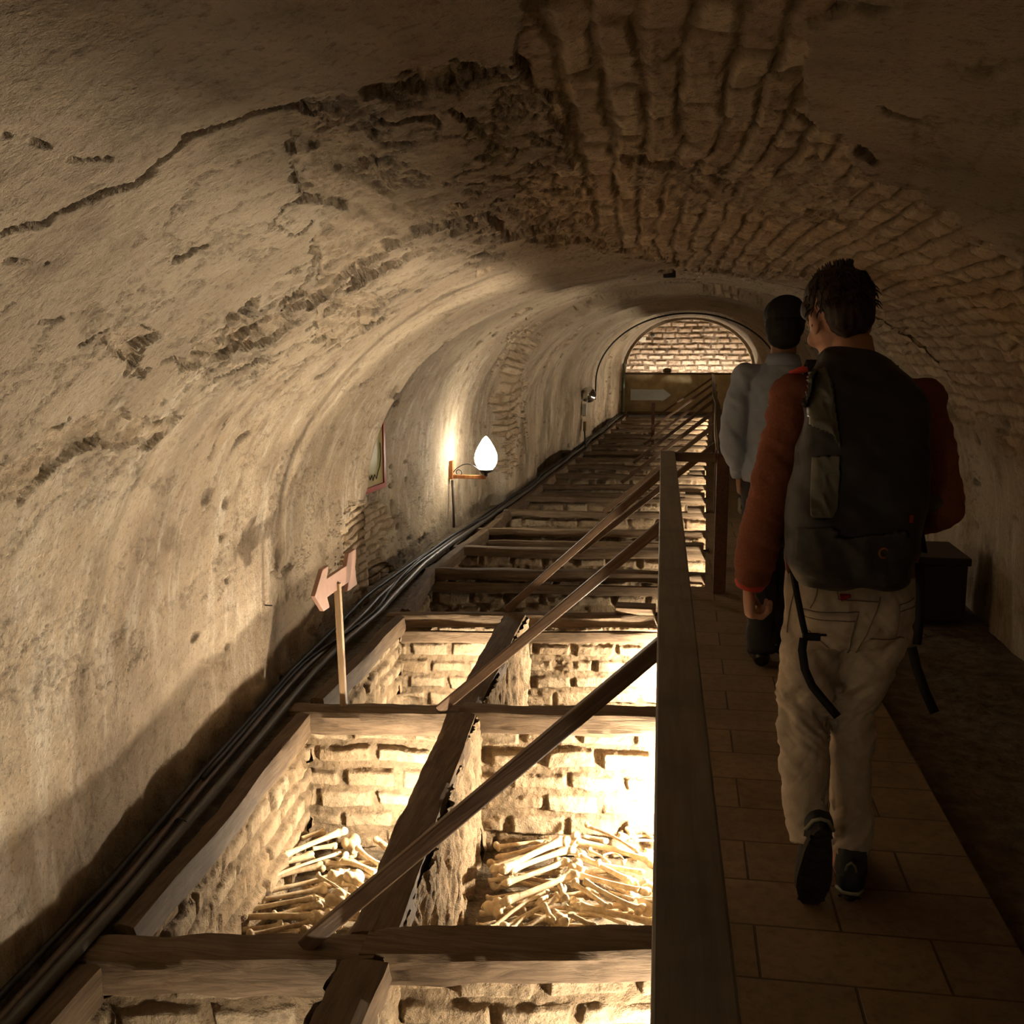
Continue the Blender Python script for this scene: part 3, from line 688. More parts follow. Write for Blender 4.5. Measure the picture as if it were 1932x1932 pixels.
# far floodlight and switch boxes on the left wall
wx2 = float(Lx(15.5)) + .06
fl = empty('flood_lamp', (wx2, 15.5, .78), 'small round chrome flood lamp on the left wall in the distance', 'lamp')
Mx = Matrix.Rotation(math.radians(80), 4, 'X') @ Matrix.Rotation(math.radians(0), 4, 'Y')
o = MB().lathe([(.03, .10), (.08, .065), (.115, .0), (.115, -.012), (.10, -.012), (.055, .04), (.01, .055)], (0, 0, 0), 20).obj('reflector', simple('chrome', (.75, .75, .72), .15, 1, .05, 5, 0), fl, smooth=True)
o.rotation_euler = (math.radians(-100), 0, math.radians(15)); o.location = (.06, -.05, 0); o.data.transform(Matrix.Scale(-1, 4, (0, 0, 1)))
MB().box((.03, .0, -.02), (.05, .05, .05)).obj('bracket', M_iron, fl)
o = MB().box((wx2 + .01, 15.45, .56), (.05, .10, .18)).obj('junction_box', M_white, bevel=.005); tag(o, 'pale junction box on the wall below the far flood lamp', 'box')
o = MB().box((wx2 + .01, 15.45, .32), (.04, .09, .14)).obj('wall_plate', simple('ochre', (.35, .26, .10), .6), bevel=.004); tag(o, 'small ochre plate on the wall under the junction box', 'plate')
o = MB().tube([(wx2, 15.5, .3), (wx2 + .02, 15.5, .02)], .012, 6).obj('conduit', M_black); tag(o, 'short black conduit from the ochre plate down to the ledge', 'cable')
# cable over the vault from the flood lamp
P, _ = vault_points(np.array([17.2]), 120); pts = [Vector(q) for q in P[0]]; cc_ = Vector((0, 17.2, .9))
pts = [q + (cc_ - q).normalized() * .05 for q in pts if q.z > .62 or q.x > 0]
pts = [Vector((wx2 + .04, 15.6, .80))] + pts
o = MB().tube(pts, .014, 6).obj('cable', M_black, smooth=True); tag(o, 'black cable arching across the vault from the far flood lamp', 'cable')
o = MB().tube([(float(Lx(23.2)) + .05, 23.2, .02), (float(Lx(23.2)) + .05, 23.2, 1.1)], .03, 8).obj('pipe', simple('pale_green_pipe', (.30, .36, .27), .5)); tag(o, 'pale green vertical pipe at the left end of the far low wall', 'pipe')
p = atY(1212, 640, 25.0)
o = MB().box(p, (.16, .08, .10)).obj('junction_box', M_white, bevel=.01); o.location = (0, 0, 0); tag(o, 'small white box high on the far brick wall', 'box')
p = atY(1231, 632, 25.0)
o = MB().ball(p, (.05, .06, .05), 12).obj('camera_dome', M_black, smooth=True); tag(o, 'little dark round camera on the far brick wall next to the white box', 'camera')
p = Vector((-.09, 6.25, float(Za(6.0)) + .02))
o = MB().box(p - Vector((0, 0, .01)), (.07, .05, .05)).obj('junction_box', M_black, bevel=.004); tag(o, 'small dark box at the crown of the vault', 'box')
# arch band around the far opening
PP, _ = vault_points(np.array([23.42]), 140); c0 = np.array([.12, 23.42, .9]); V = []; Fq = []
pts = [q for q in PP[0] if q[2] > .6]
for i, q in enumerate(pts):
    inn = c0 + (q - c0) * np.array([.95, 1, .95]); 
    V += [tuple(q + (q - c0) * .05), tuple(inn), tuple(inn + np.array([0, .35, 0]))]
    if i: a = (i - 1) * 3; Fq += [(a, a + 1, a + 4, a + 3), (a + 1, a + 2, a + 5, a + 4)]
m = bpy.data.meshes.new('trim_1'); m.from_pydata(V, [], Fq)
for k in ('expo', 'body', 'brand', 'streak', 'grime'): attr(m, k, np.zeros(len(V)))
struct(mk('trim_1', m, M_vault))
# dark chest by the right wall
M_dark = woodmat('dark_chest_wood', (.035, .022, .014), (.02, .013, .009), 0, .5, .2)
ch = empty('chest', (1.40, 6.3, -.055), 'dark wooden chest standing against the right wall beyond the walkers', 'chest')
MB().box((0, 0, .19), (.36, .5, .32)).obj('body', M_dark, ch, bevel=.008)
MB().box((0, -.0, .37), (.39, .53, .045)).obj('lid', M_dark, ch, bevel=.008)
# ------------------------------------------------------------------ bones
def remesh_obj(mb, voxel, smooth=3, name='m', fac=.5, dec=None):
    me = mb.mesh(name); o = bpy.data.objects.new('tmp', me); link(o)
    r = o.modifiers.new('r', 'REMESH'); r.mode = 'VOXEL'; r.voxel_size = voxel; r.adaptivity = 0
    if smooth: s_ = o.modifiers.new('s', 'SMOOTH'); s_.factor = fac; s_.iterations = smooth
    if dec: d_ = o.modifiers.new('d', 'DECIMATE'); d_.ratio = dec
    dg = bpy.context.evaluated_depsgraph_get(); m2 = bpy.data.meshes.new_from_object(o.evaluated_get(dg)); m2.name = name
    bpy.data.objects.remove(o); bpy.data.meshes.remove(me); return m2
def shaft(bow, r, x0=-.165, x1=.165, n=16, fl=.5, tri=0):
    pts = []; rad = []
    for i in range(n):
        a = i / (n - 1); x = x0 + (x1 - x0) * a
        pts.append((x, bow * math.sin(PI * a), 0)); e = abs(a - .5) * 2
        rad.append(r * (1 + fl * e ** 4))
    return pts, rad
def femur():
    mb = MB(); p, r = shaft(.010, .0135, fl=.75); mb.tube(p, r, 12)
    mb.ball((.178, .019, -.002), (.024, .018, .021)); mb.ball((.178, -.019, -.002), (.024, .018, .021)); mb.ball((.165, 0, 0), (.024, .025, .017))
    mb.ball((-.182, .032, .004), .0215); mb.tube([(-.165, 0, 0), (-.182, .03, .004)], .013, 10); mb.ball((-.172, -.012, 0), (.023, .018, .017)); return mb
def tibia():
    mb = MB(); p, r = shaft(-.006, .0125, fl=.6); mb.tube(p, r, 12, rad2=[q * .85 for q in r])
    mb.ball((.175, .012, 0), (.022, .025, .022)); mb.ball((.175, -.014, 0), (.020, .023, .020)); mb.ball((-.170, 0, 0), (.020, .021, .018)); mb.ball((-.185, .010, 0), (.012, .010, .010)); return mb
def humerus():
    mb = MB(); p, r = shaft(.004, .0115, fl=.45); mb.tube(p, r, 12)
    mb.ball((-.172, .008, .004), (.022, .023, .022)); mb.ball((-.165, -.016, 0), (.014, .010, .012)); mb.ball((.172, 0, 0), (.014, .030, .011)); mb.ball((.176, .02, 0), (.012, .010, .013)); mb.ball((.176, -.018, 0), (.012, .011, .012)); return mb
def ulna():
    mb = MB(); p, r = shaft(.012, .0075, fl=.5); mb.tube(p, r, 10); mb.ball((-.170, 0, .003), (.020, .013, .014)); mb.ball((-.180, .004, .012), (.009, .010, .008)); mb.ball((.168, 0, 0), (.012, .010, .010)); return mb
def fragment():
    mb = MB(); mb.tube([(-.06, 0, 0), (-.02, .003, 0), (.03, 0, .002), (.06, 0, 0)], [.014, .012, .014, .019], 12); mb.ball((.070, .010, 0), (.018, .016, .017)); mb.ball((.068, -.012, 0), (.016, .015, .015)); return mb
def knob():
    mb = MB(); mb.ball((0, .014, 0), (.022, .018, .02)); mb.ball((0, -.014, 0), (.021, .017, .019)); mb.tube([(0, 0, 0), (.04, 0, -.006)], [.018, .013], 10); return mb
def rib():
    mb = MB(); pts = [(-.11 * math.cos(a), .10 * math.sin(a) - .04, .012 * math.sin(2 * a)) for a in np.linspace(.1, PI - .5, 18)]; mb.tube(pts, .007, 8, rad2=[.0035] * 18); mb.ball(pts[0], .009, 8); return mb
def scapula():
    mb = MB(); V = [(-.09, .00, 0), (.09, .05, .01), (.07, -.045, .0), (.03, -.055, .004)]
    mb.prism([(-.09, -.01), (-.04, .045), (.08, .055), (.09, .03), (.05, -.05), (.02, -.055)], (0, 0, -.003), (0, 0, .007), (1, 0, 0), (0, 1, 0)); mb.tube([(.085, .04, .01), (0, .02, .015), (-.05, .01, .004)], [.010, .007, .003], 8); mb.ball((.09, .035, .005), (.014, .018, .014)); return mb
def vertebra():
    mb = MB(); mb.lathe([(.012, -.010), (.019, -.011), (.017, 0), (.019, .011), (.012, .010)], n=16); mb.tube([(0, .018, 0), (0, .042, -.004)], [.007, .004], 6); mb.tube([(-.028, .02, 0), (.028, .02, 0)], .005, 6); return mb
PROTO = {}
for k, (fn, L, vx) in {'femur': (femur, .38, .0035), 'tibia': (tibia, .38, .0035), 'humerus': (humerus, .37, .0035), 'ulna': (ulna, .36, .003), 'fragment': (fragment, .14, .003),
                       'knob': (knob, .06, .003), 'rib': (rib, .22, .0025), 'scapula': (scapula, .19, .0025), 'vertebra': (vertebra, .06, .003)}.items():
    me = remesh_obj(fn(), vx, 3, k)
    n = len(me.vertices); a = np.empty(n * 3, np.float32); me.vertices.foreach_get('co', a); a = a.reshape(-1, 3)
    nn = np.empty(n * 3, np.float32); me.vertices.foreach_get('normal', nn); nn = nn.reshape(-1, 3)
    a += nn * (.0014 * fbm(a[:, 0] * 60, a[:, 1] * 60, a[:, 2] * 60, 5, 3) - .0025 * sst(.35, .6, fbm(a[:, 0] * 90, a[:, 1] * 90, a[:, 2] * 90, 9, 2)))[:, None] * sst(.06, .16, np.abs(a[:, 0]) + (.1 if L < .3 else 0))[:, None]
    me.vertices.foreach_set('co', a.ravel()); me.update(); me.materials.append(M_bone)
    me.polygons.foreach_set('use_smooth', [True] * len(me.polygons)); PROTO[k] = (me, L)
M_bones = [M_bone, M_bone2]
NM = {'femur': 'thigh_bone', 'tibia': 'shin_bone', 'humerus': 'arm_bone', 'ulna': 'forearm_bone', 'fragment': 'bone_fragment', 'knob': 'bone_joint', 'rib': 'rib_bone', 'scapula': 'shoulder_blade', 'vertebra': 'vertebra'}
PAN = {'femur': 'thigh bone', 'tibia': 'shin bone', 'humerus': 'arm bone', 'ulna': 'slender forearm bone', 'fragment': 'broken bone stump', 'knob': 'knobbly bone end', 'rib': 'thin curved rib', 'scapula': 'flat shoulder blade', 'vertebra': 'small vertebra'}
def place_bone(kind, a, c, label, group, roll=0, dark=False):
    me, L = PROTO[kind]; a, c = Vector(a), Vector(c); d = c - a; ln = max(d.length, .03); d.normalize()
    o = bpy.data.objects.new(NM[kind], me); link(o)
    S = Vector((0, 0, 1)).cross(d).normalized(); U = d.cross(S)
    s_ = ln / L; r = min(1.25, max(.78, s_)) if L > .3 else min(1.3, max(.7, s_))
    R = Matrix.Rotation(roll, 4, 'X')
    M = Matrix(((d.x, S.x, U.x, 0), (d.y, S.y, U.y, 0), (d.z, S.z, U.z, 0), (0, 0, 0, 1)))
    o.matrix_world = Matrix.Translation((a + c) / 2) @ M @ R @ Matrix.Diagonal((s_, r, r, 1))
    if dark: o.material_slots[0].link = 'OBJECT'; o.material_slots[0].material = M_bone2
    return tag(o, label, 'bone', group)
LB = [('femur', 620, 370, 1200, 130, 2), ('fragment', 560, 440, 900, 370, 0), ('ulna', 540, 550, 1180, 330, 1), ('femur', 430, 600, 1010, 450, 0), ('tibia', 470, 690, 1120, 540, 0), ('tibia', 290, 790, 1040, 650, 0),
      ('humerus', 290, 860, 950, 740, 1), ('femur', 110, 930, 960, 920, 1), ('humerus', 560, 920, 1000, 790, 0), ('tibia', 60, 1040, 640, 1000, 0), ('humerus', 330, 1090, 900, 970, 1),
      ('ulna', 960, 540, 1260, 730, 2), ('femur', 1170, 390, 1520, 540, 1), ('tibia', 1320, 280, 1560, 460, 1), ('knob', 1240, 510, 1340, 600, 1), ('ulna', 1190, 610, 1350, 680, 1),
      ('knob', 1050, 700, 1200, 790, 2), ('fragment', 1480, 200, 1640, 330, 1), ('knob', 1000, 850, 1060, 980, 1), ('humerus', 1080, 1060, 1280, 880, 1), ('fragment', 900, 300, 1120, 270, 0), ('knob', 1240, 180, 1290, 290, 0),
      ('fragment', 800, 210, 1010, 140, 1), ('humerus', 500, 1085, 800, 1065, 0), ('knob', 830, 1000, 900, 1060, 1), ('knob', 1080, 500, 1190, 580, 1), ('vertebra', 1170, 500, 1220, 530, 1), ('knob', 1240, 800, 1330, 880, 1)]
RB = [('humerus', 170, 300, 690, 240, 0), ('tibia', 190, 400, 700, 265, 0), ('femur', 210, 530, 840, 220, 2), ('humerus', 115, 470, 740, 320, 0), ('femur', 290, 530, 905, 310, 1), ('tibia', 250, 650, 870, 430, 1), ('fragment', 90, 620, 330, 600, 0),
      ('tibia', 240, 830, 940, 550, 2), ('humerus', 350, 860, 830, 600, 0), ('knob', 120, 800, 210, 930, 1), ('fragment', 180, 1000, 430, 900, 0), ('ulna', 130, 1090, 690, 710, 1), ('humerus', 250, 1090, 800, 770, 1), ('ulna', 330, 1090, 640, 860, 1),
      ('humerus', 430, 1085, 700, 950, 0), ('fragment', 640, 830, 710, 990, 2), ('fragment', 790, 650, 840, 790, 2), ('ulna', 1050, 90, 1560, 350, 2), ('fragment', 1010, 190, 1230, 240, 1), ('femur', 900, 240, 1720, 430, 1), ('femur', 960, 370, 1500, 640, 1),
      ('ulna', 1080, 330, 1280, 460, 1), ('humerus', 1150, 460, 1600, 540, 1), ('knob', 880, 450, 1000, 500, 1), ('humerus', 980, 530, 1480, 700, 0), ('tibia', 950, 560, 1650, 730, 1), ('tibia', 1020, 620, 1590, 910, 2), ('humerus', 920, 640, 1260, 880, 2),
      ('knob', 870, 820, 970, 820, 1), ('femur', 940, 850, 1760, 1040, 1), ('ulna', 860, 880, 1440, 1045, 1), ('fragment', 900, 950, 1110, 1060, 2), ('knob', 740, 1030, 870, 970, 1), ('rib', 1240, 370, 1420, 460, 1), ('vertebra', 1370, 170, 1420, 220, 1),
      ('fragment', 1430, 110, 1490, 200, 1), ('ulna', 1500, 200, 1700, 210, 0), ('ulna', 1520, 230, 1750, 250, 1), ('fragment', 1650, 150, 1770, 210, 1), ('knob', 1680, 90, 1700, 150, 1), ('vertebra', 1600, 320, 1690, 360, 1), ('ulna', 1390, 450, 1530, 410, 0),
      ('ulna', 1150, 710, 1510, 800, 0), ('scapula', 1540, 770, 1780, 960, 2), ('rib', 1560, 700, 1700, 740, 1), ('vertebra', 1560, 620, 1640, 680, 1), ('knob', 1640, 640, 1740, 700, 1), ('fragment', 560, 880, 640, 760, 0), ('vertebra', 280, 870, 340, 910, 1), ('vertebra', 880, 930, 920, 960, 2)]
BZ = -.545
def heap(lst, ox, oy, k, side):
    cnt = {}
    for q, (kd, x0, y0, x1, y1, lv) in enumerate(lst):
        z = BZ + .024 * lv + .004 * (q % 3)
        a = atZ(ox + x0 * k, oy + y0 * k, z + random.uniform(-.006, .006)); c = atZ(ox + x1 * k, oy + y1 * k, z + random.uniform(-.006, .006))
        sl = 'slanting up rightward' if y1 < y0 - 20 and x1 > x0 else ('slanting down rightward' if y1 > y0 + 20 else 'lying level')
        key = (kd, sl); cnt.setdefault(key, []).append((y0 + y1, q, a, c))
    for (kd, sl), L in cnt.items():
        L.sort(key=lambda e: e[0]); n = len(L)
        for j, (_, q, a, c) in enumerate(L):
            if n == 1: w = 'the only one'
            elif j == 0: w = 'farthest back'
            elif j == n - 1: w = 'nearest the front'
            else: w = ORD[j] + ' from the back'
            place_bone(kd, a, c, 'pale %s %s, %s, %s bone heap' % (PAN[kd], sl, w, side), '%ss in the %s heap' % (PAN[kd], side), roll=random.uniform(-.5, .5), dark=(q % 7 == 3))
heap(LB, 400, 1540, .2070, 'left')
heap(RB, 900, 1540, .1967, 'right')
rnd = random.Random(3)
for side, xr0, xr1, n in (('left', -1.40, -.98, 34), ('right', -.70, -.13, 44)):
    for q in range(n):
        y = 3.0 + 1.02 * (q / n); x = rnd.uniform(xr0, xr1); an = rnd.choice([.45, -.5, .1]) + rnd.uniform(-.3, .3)
        kd = rnd.choice(['humerus', 'tibia', 'fragment', 'ulna', 'knob']); L = PROTO[kd][1] * rnd.uniform(.75, .95)
        hx = min(L / 2 * abs(math.cos(an)), (xr1 - xr0) / 2 - .02); x = min(max(x, xr0 + hx), xr1 - hx)
        dx = hx; dy = L / 2 * math.sin(an); y = min(y, 4.05 - abs(dy))
        z = BZ - .045 - .035 * (q % 2)
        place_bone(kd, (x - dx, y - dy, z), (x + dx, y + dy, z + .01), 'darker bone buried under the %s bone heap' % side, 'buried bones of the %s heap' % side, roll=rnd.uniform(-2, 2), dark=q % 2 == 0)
# ------------------------------------------------------------------ lights
LC = (1.0, .86, .66)
def pit_lamp(x, y, z, w, lab, r=.022):
    l = empty('pit_lamp', (x, y, z), lab, 'lamp', 'lamps hidden in the pits')
    MB().lathe([(.016, -.05), (.02, -.05), (.02, -.02), (.016, -.018)], n=14).obj('socket', M_white, l, smooth=True)
    MB().ball((0, 0, 0), (r, r, r * 1.15), 14).obj('bulb', emit('bulb_%d' % int(w * 10 + y * 100), LC, w), l, smooth=True)

from mathutils.bvhtree import BVHTree
KP = 1.0
for k in range(1, len(BY)):
    Y = BY[k] + SKW[k] * (pitR(BY[k]) - pitL(BY[k])); far = k > 3
    gap_ = min(.22, (BY[k] - BY[k - 1]) * .3)
    pit_lamp(pitR(Y - gap_) + .115, Y - gap_, -.37 if not far else -.30, [0, 1100, 3000, 2300][k] * KP if k < 4 else (620 if k < 17 else 1300) * KP, 'small bare bulb below the walkway edge in pit row %s' % ('nearest to the camera' if k == 1 else ORD[k - 1]), r=.018)
for k in (1, 2, 3):
    Y = BY[k]
    pit_lamp(spX(Y) - .115, Y - .26, -.40, [0, 160, 850, 700][k] * KP, 'bare bulb on the left of the spine wall in pit row %s' % ('nearest to the camera' if k == 1 else ORD[k - 1]), r=.02)
for k, x in enumerate((-.7, .25, 1.0)):
    l = empty('uplight', (x, 24.6, .60), 'bulb behind the far low wall, %s' % ('left', 'middle', 'right')[k], 'lamp', 'uplights behind the low wall')
    MB().ball((0, 0, 0), .04, 14).obj('bulb', emit('uplight_glow', LC, 230), l, smooth=True); MB().box((0, 0, -.35), (.03, .03, .62)).obj('stand', M_iron, l)

flame_lamp(float(Lx(-1.8)) + .26, -1.8, .50, 1.0, 'dimmer unseen flame shaped lamp added on the left wall behind the photographer', float(Lx(-1.8)) + .02, emit('added_lamp_glow', (1, .84, .62), 6.5))  # unseen lamp, added to put light on the walker's back
# ------------------------------------------------------------------ people
M_skin = simple('skin', (.66, .36, .24), .5, 0, .12, 12, .1, .002)
M_skin2 = simple('skin_brown', (.34, .18, .11), .5, 0, .12, 12, .1, .002)
def hand(mb, W, dn, med, curl=1.0, s=1.0, thumb_in=.5):
    """wrist W, dn = direction of the hand, med = palm side, fwd = thumb side"""
    W, dn, med = Vector(W), Vector(dn).normalized(), Vector(med).normalized()
    med = (med - dn * med.dot(dn)).normalized()
    def fr(th): return th
    f = Vector((0, 1, 0)); f = (f - dn * f.dot(dn) - med * f.dot(med)).normalized()
    P = lambda a, b, c: W + (dn * a + f * b + med * c) * s
    mb.tube([P(-.03, 0, 0), P(.0, 0, 0), P(.04, .0, .0), P(.082, -.0, .002)], [.024 * s, .027 * s, .038 * s, .036 * s], 12, ref=f, rad2=[.019 * s, .017 * s, .015 * s, .012 * s])
    for i, (b, L) in enumerate(((-.030, .74), (-.010, .9), (.011, .98), (.031, .88))):
        a0, c0 = .078 - abs(b - .01) * .15, .0; p = [P(.055, b * .8, 0), P(a0, b, c0)]; ang = .35 * curl
        for seg in (.042, .027, .021):
            ang += (.55, .62, .5)[(.042, .027, .021).index(seg)] * curl * .95
            a0 += seg * L * math.cos(ang); c0 += seg * L * math.sin(ang); p.append(P(a0, b * .95, c0))
        mb.tube(p, [.0095 * s, .0098 * s, .0092 * s, .0085 * s, .0075 * s], 10); mb.ball(p[-1], .0078 * s, 10)
    p = [P(.012, .022, .006), P(.035, .044, .014), P(.058, .050, .024 + .012 * thumb_in), P(.074, .040, .034 + .02 * thumb_in)]
    mb.tube(p, [.013 * s, .0125 * s, .011 * s, .0085 * s], 10); mb.ball(p[-1], .0088 * s, 10)
def head(mb, M, k=1.0):
    def b(c, r): mb.ball((0, 0, 0), tuple(x * k for x in r), 18, M=M @ Matrix.Translation(Vector(c) * k))
    b((0, -.012, .03), (.074, .092, .086)); b((0, .028, -.01), (.064, .068, .080)); b((0, .035, -.06), (.046, .050, .045)); b((0, .058, -.085), (.022, .022, .020))
    mb.tube([M @ (Vector(q) * k) for q in ((0, .085, .015), (0, .098, -.005), (0, .108, -.022), (0, .095, -.032))], [.008 * k, .010 * k, .013 * k, .010 * k], 8)
    b((0, .090, -.056), (.022, .008, .006)); b((0, .088, -.066), (.020, .008, .006))
    for s_ in (-1, 1):
        b((s_ * .030, .080, .022), (.020, .010, .008)); b((s_ * .072, -.004, -.012), (.011, .022, .033)); b((s_ * .080, -.010, .002), (.007, .016, .020)); b((s_ * .045, .055, -.03), (.022, .022, .022)); b((s_ * .030, .082, .008), (.013, .010, .010))
def folds(me, f):
    n = len(me.vertices); a = np.empty(n * 3, np.float32); me.vertices.foreach_get('co', a); a = a.reshape(-1, 3)
    nn = np.empty(n * 3, np.float32); me.vertices.foreach_get('normal', nn); nn = nn.reshape(-1, 3)
    a = a + nn * f(a)[:, None]; me.vertices.foreach_set('co', a.astype(np.float32).ravel()); me.update()
def wr(a, fx, fz, sd, o=3):
    r = fbm(a[:, 0] * fx + .8 * a[:, 2] * fx * .3, a[:, 1] * fx, a[:, 2] * fz + a[:, 0] * fz * .45, sd, o); return 1 - np.abs(r) * 2.6
def cloth(mb, voxel, name, mat, parent, f=None, smooth=4, label=None, origin=None):
    me = remesh_obj(mb, voxel, smooth, name)
    if f: folds(me, f)
    if origin is not None: me.transform(Matrix.Translation(-Vector(origin)))
    return mk(name, me, mat, parent, True, label)
def bvh_of(o, origin):
    me = o.data; return BVHTree.FromPolygons([v.co + Vector(origin) for v in me.vertices], [tuple(p.vertices) for p in me.polygons])
def onto(bv, x, z, y0, off):
    h = bv.ray_cast(Vector((x, y0, z)), Vector((0, 1, 0)))
    return Vector((x, (h[0].y if h[0] else y0 + .4) - off, z))
def seam(bv, pts, y0, r, origin, mb, off=.0005, n=10):
    q = []
    for (x1, z1), (x2, z2) in zip(pts[:-1], pts[1:]):
        for i in range(n): t_ = i / n; q.append(onto(bv, x1 + (x2 - x1) * t_, z1 + (z2 - z1) * t_, y0, off) - Vector(origin))
    q.append(onto(bv, *pts[-1], y0, off) - Vector(origin)); mb.tube(q, r, 5)
def patch(bv, x0, x1, z0, z1, y0, origin, mb, off=.003, n=14, sk=0):
    V = []; Fs = []
    for i in range(n):
        for j in range(n):
            x = x0 + (x1 - x0) * i / (n - 1); z = z0 + (z1 - z0) * j / (n - 1) + sk * i / (n - 1)
            V.append(onto(bv, x, z, y0, off) - Vector(origin))
    for i in range(n - 1):
        for j in range(n - 1): a = i * n + j; Fs.append((a, a + n, a + n + 1, a + 1))
    mb.add(V, Fs)
# ---- walker with backpack
O1 = (.45, 2.97, 0)
p1 = empty('person', O1, 'person in a rust brown jacket and pale grey jeans walking away, wearing a dark backpack', 'person')
SL, EL, WL = Vector((.292, 2.96, 1.36)), Vector((.232, 2.90, 1.10)), Vector((.190, 2.93, .855))
SR, ER, WR = Vector((.612, 2.97, 1.35)), Vector((.662, 2.90, 1.09)), Vector((.640, 3.14, 1.02))
HL = [Vector(q) for q in ((.375, 2.97, .86), (.352, 2.98, .52), (.366, 2.83, .20))]
HR = [Vector(q) for q in ((.530, 2.97, .86), (.478, 3.03, .52), (.485, 2.97, .09))]
Hm = Matrix.Translation((.405, 3.035, 1.565)) @ Matrix.Rotation(math.radians(19), 4, 'Z') @ Matrix.Rotation(math.radians(-24), 4, 'X')
mb = MB(); head(mb, Hm, 1.02)
mb.tube([(.455, 2.97, 1.38), (.448, 2.985, 1.44), (.436, 3.015, 1.51)], [.062, .054, .054], 14)
mb.tube([(.455, 2.97, .80), (.455, 2.97, .92), (.455, 2.97, 1.08), (.453, 2.965, 1.22), (.452, 2.96, 1.34), (.452, 2.965, 1.41)], [.13, .135, .12, .135, .14, .08], 18, ref=(1, 0, 0), rad2=[.09, .09, .08, .09, .085, .06])
for S, E, W, md in ((SL, EL, WL, (1, .15, 0)), (SR, ER, WR, (-1, 0, .1))):
    mb.tube([S + Vector((.03 if S.x < .4 else -.03, 0, 0)), S, (S + E) / 2, E], [.05, .048, .042, .036], 12); mb.tube([E, (E * .6 + W * .4), W], [.036, .038, .026], 12); mb.ball(E, .037)
    hand(mb, W, (W - E) if S is SR else Vector((.02, .03, -1)), md, 1.6 if S is SL else 1.3, .98)
for H in (HL, HR):
    mb.tube([H[0], (H[0] + H[1]) / 2, H[1]], [.074, .056, .043], 14); mb.tube([H[1], H[1] * .65 + H[2] * .35, H[2]], [.043, .043, .034], 14); mb.ball(H[1], .043)
mb.tube([HR[2], (.485, 2.98, .05), (.49, 3.08, .035), (.50, 3.15, .03)], [.034, .035, .032, .022], 10); mb.tube([HL[2], (.380, 2.815, .19), (.382, 2.84, .12), (.382, 2.86, .075)], [.034, .032, .026, .018], 10)
cloth(mb, .0048, 'body', M_skin, p1, None, 3, origin=O1)
# jacket
M_jack = simple('rust_jacket', (.30, .095, .05), .85, 0, .25, 160, .35, .002)
M_coral = simple('coral_lining', (.70, .07, .06), .7, 0, .1, 60, .1)
mb = MB()
mb.tube([(.455, 2.97, .895), (.455, 2.97, .96), (.455, 2.97, 1.08), (.453, 2.965, 1.20), (.452, 2.96, 1.30), (.452, 2.965, 1.365), (.450, 2.97, 1.40)], [.170, .172, .160, .165, .170, .150, .09], 24, ref=(1, 0, 0), rad2=[.125, .125, .115, .118, .112, .10, .08])
mb.tube([(.44, 2.975, 1.39), (.44, 2.985, 1.435)], [.085, .078], 18)
for S, E, W in ((SL, EL, WL), (SR, ER, WR)):
    i = Vector((.06 if S.x < .4 else -.06, 0, .005))
    mb.tube([S + i, S, S * .66 + E * .34, S * .3 + E * .7, E], [.066, .066, .060, .057, .054], 16); mb.ball(S, .066); mb.ball(E, .055)
    mb.tube([E, E * .6 + W * .4, E * .3 + W * .7, W + (E - W).normalized() * .015], [.054, .055, .052, .040], 16)
def fj(a):
    arm = sst(.32, .27, a[:, 0]) + sst(.60, .66, a[:, 0])
    return .006 * wr(a, 9, 26, 3) * (.35 + .65 * arm) + .004 * fbm(a[:, 0] * 12, a[:, 1] * 12, a[:, 2] * 9, 6, 3)
jk = cloth(mb, .007, 'jacket', M_jack, p1, fj, 3, origin=O1)
mb = MB(); d = (WL - EL).normalized(); c0 = WL + (EL - WL).normalized() * .012 - Vector(O1)
mb.tube([c0 - d * .012, c0, c0 + d * .012], [.041, .042, .036], 18); mb.obj('cuff', M_coral, p1, smooth=True)
mb = MB(); mb.tube([Vector(q) - Vector(O1) for q in ((.275, 2.955, 1.425), (.31, 2.95, 1.436), (.35, 2.94, 1.452), (.375, 2.945, 1.458))], [.006, .010, .011, .008], 10); mb.obj('shoulder_piping', M_coral, p1, smooth=True)
# jeans
M_jean = simple('grey_beige_denim', (.68, .60, .49), .85, 0, .22, 30, .35, .002, col2=(.55, .47, .37))
mb = MB()
mb.tube([(.457, 2.97, .955), (.457, 2.965, .90), (.457, 2.955, .84), (.457, 2.96, .77), (.457, 2.965, .72)], [.160, .170, .176, .166, .12], 26, ref=(1, 0, 0), rad2=[.118, .125, .132, .122, .10])
mb.tube([(.385, 2.965, .86), (.372, 2.965, .74), (.360, 2.97, .64), (.353, 2.985, .53), (.350, 2.96, .46), (.350, 2.91, .36), (.358, 2.86, .26), (.366, 2.835, .19)], [.092, .088, .082, .073, .071, .068, .060, .056], 20, ref=(1, 0, 0))
mb.tube([(.535, 2.965, .86), (.532, 2.97, .74), (.512, 2.985, .64), (.482, 3.02, .53), (.482, 3.015, .46), (.489, 2.995, .34), (.490, 2.975, .20), (.490, 2.965, .11)], [.092, .088, .080, .068, .062, .059, .055, .056], 20, ref=(1, 0, 0))
for x, y, r in ((.385, 2.915, .082), (.535, 2.915, .082)): mb.ball((x, y, .83), (r, .085, .09), 18)
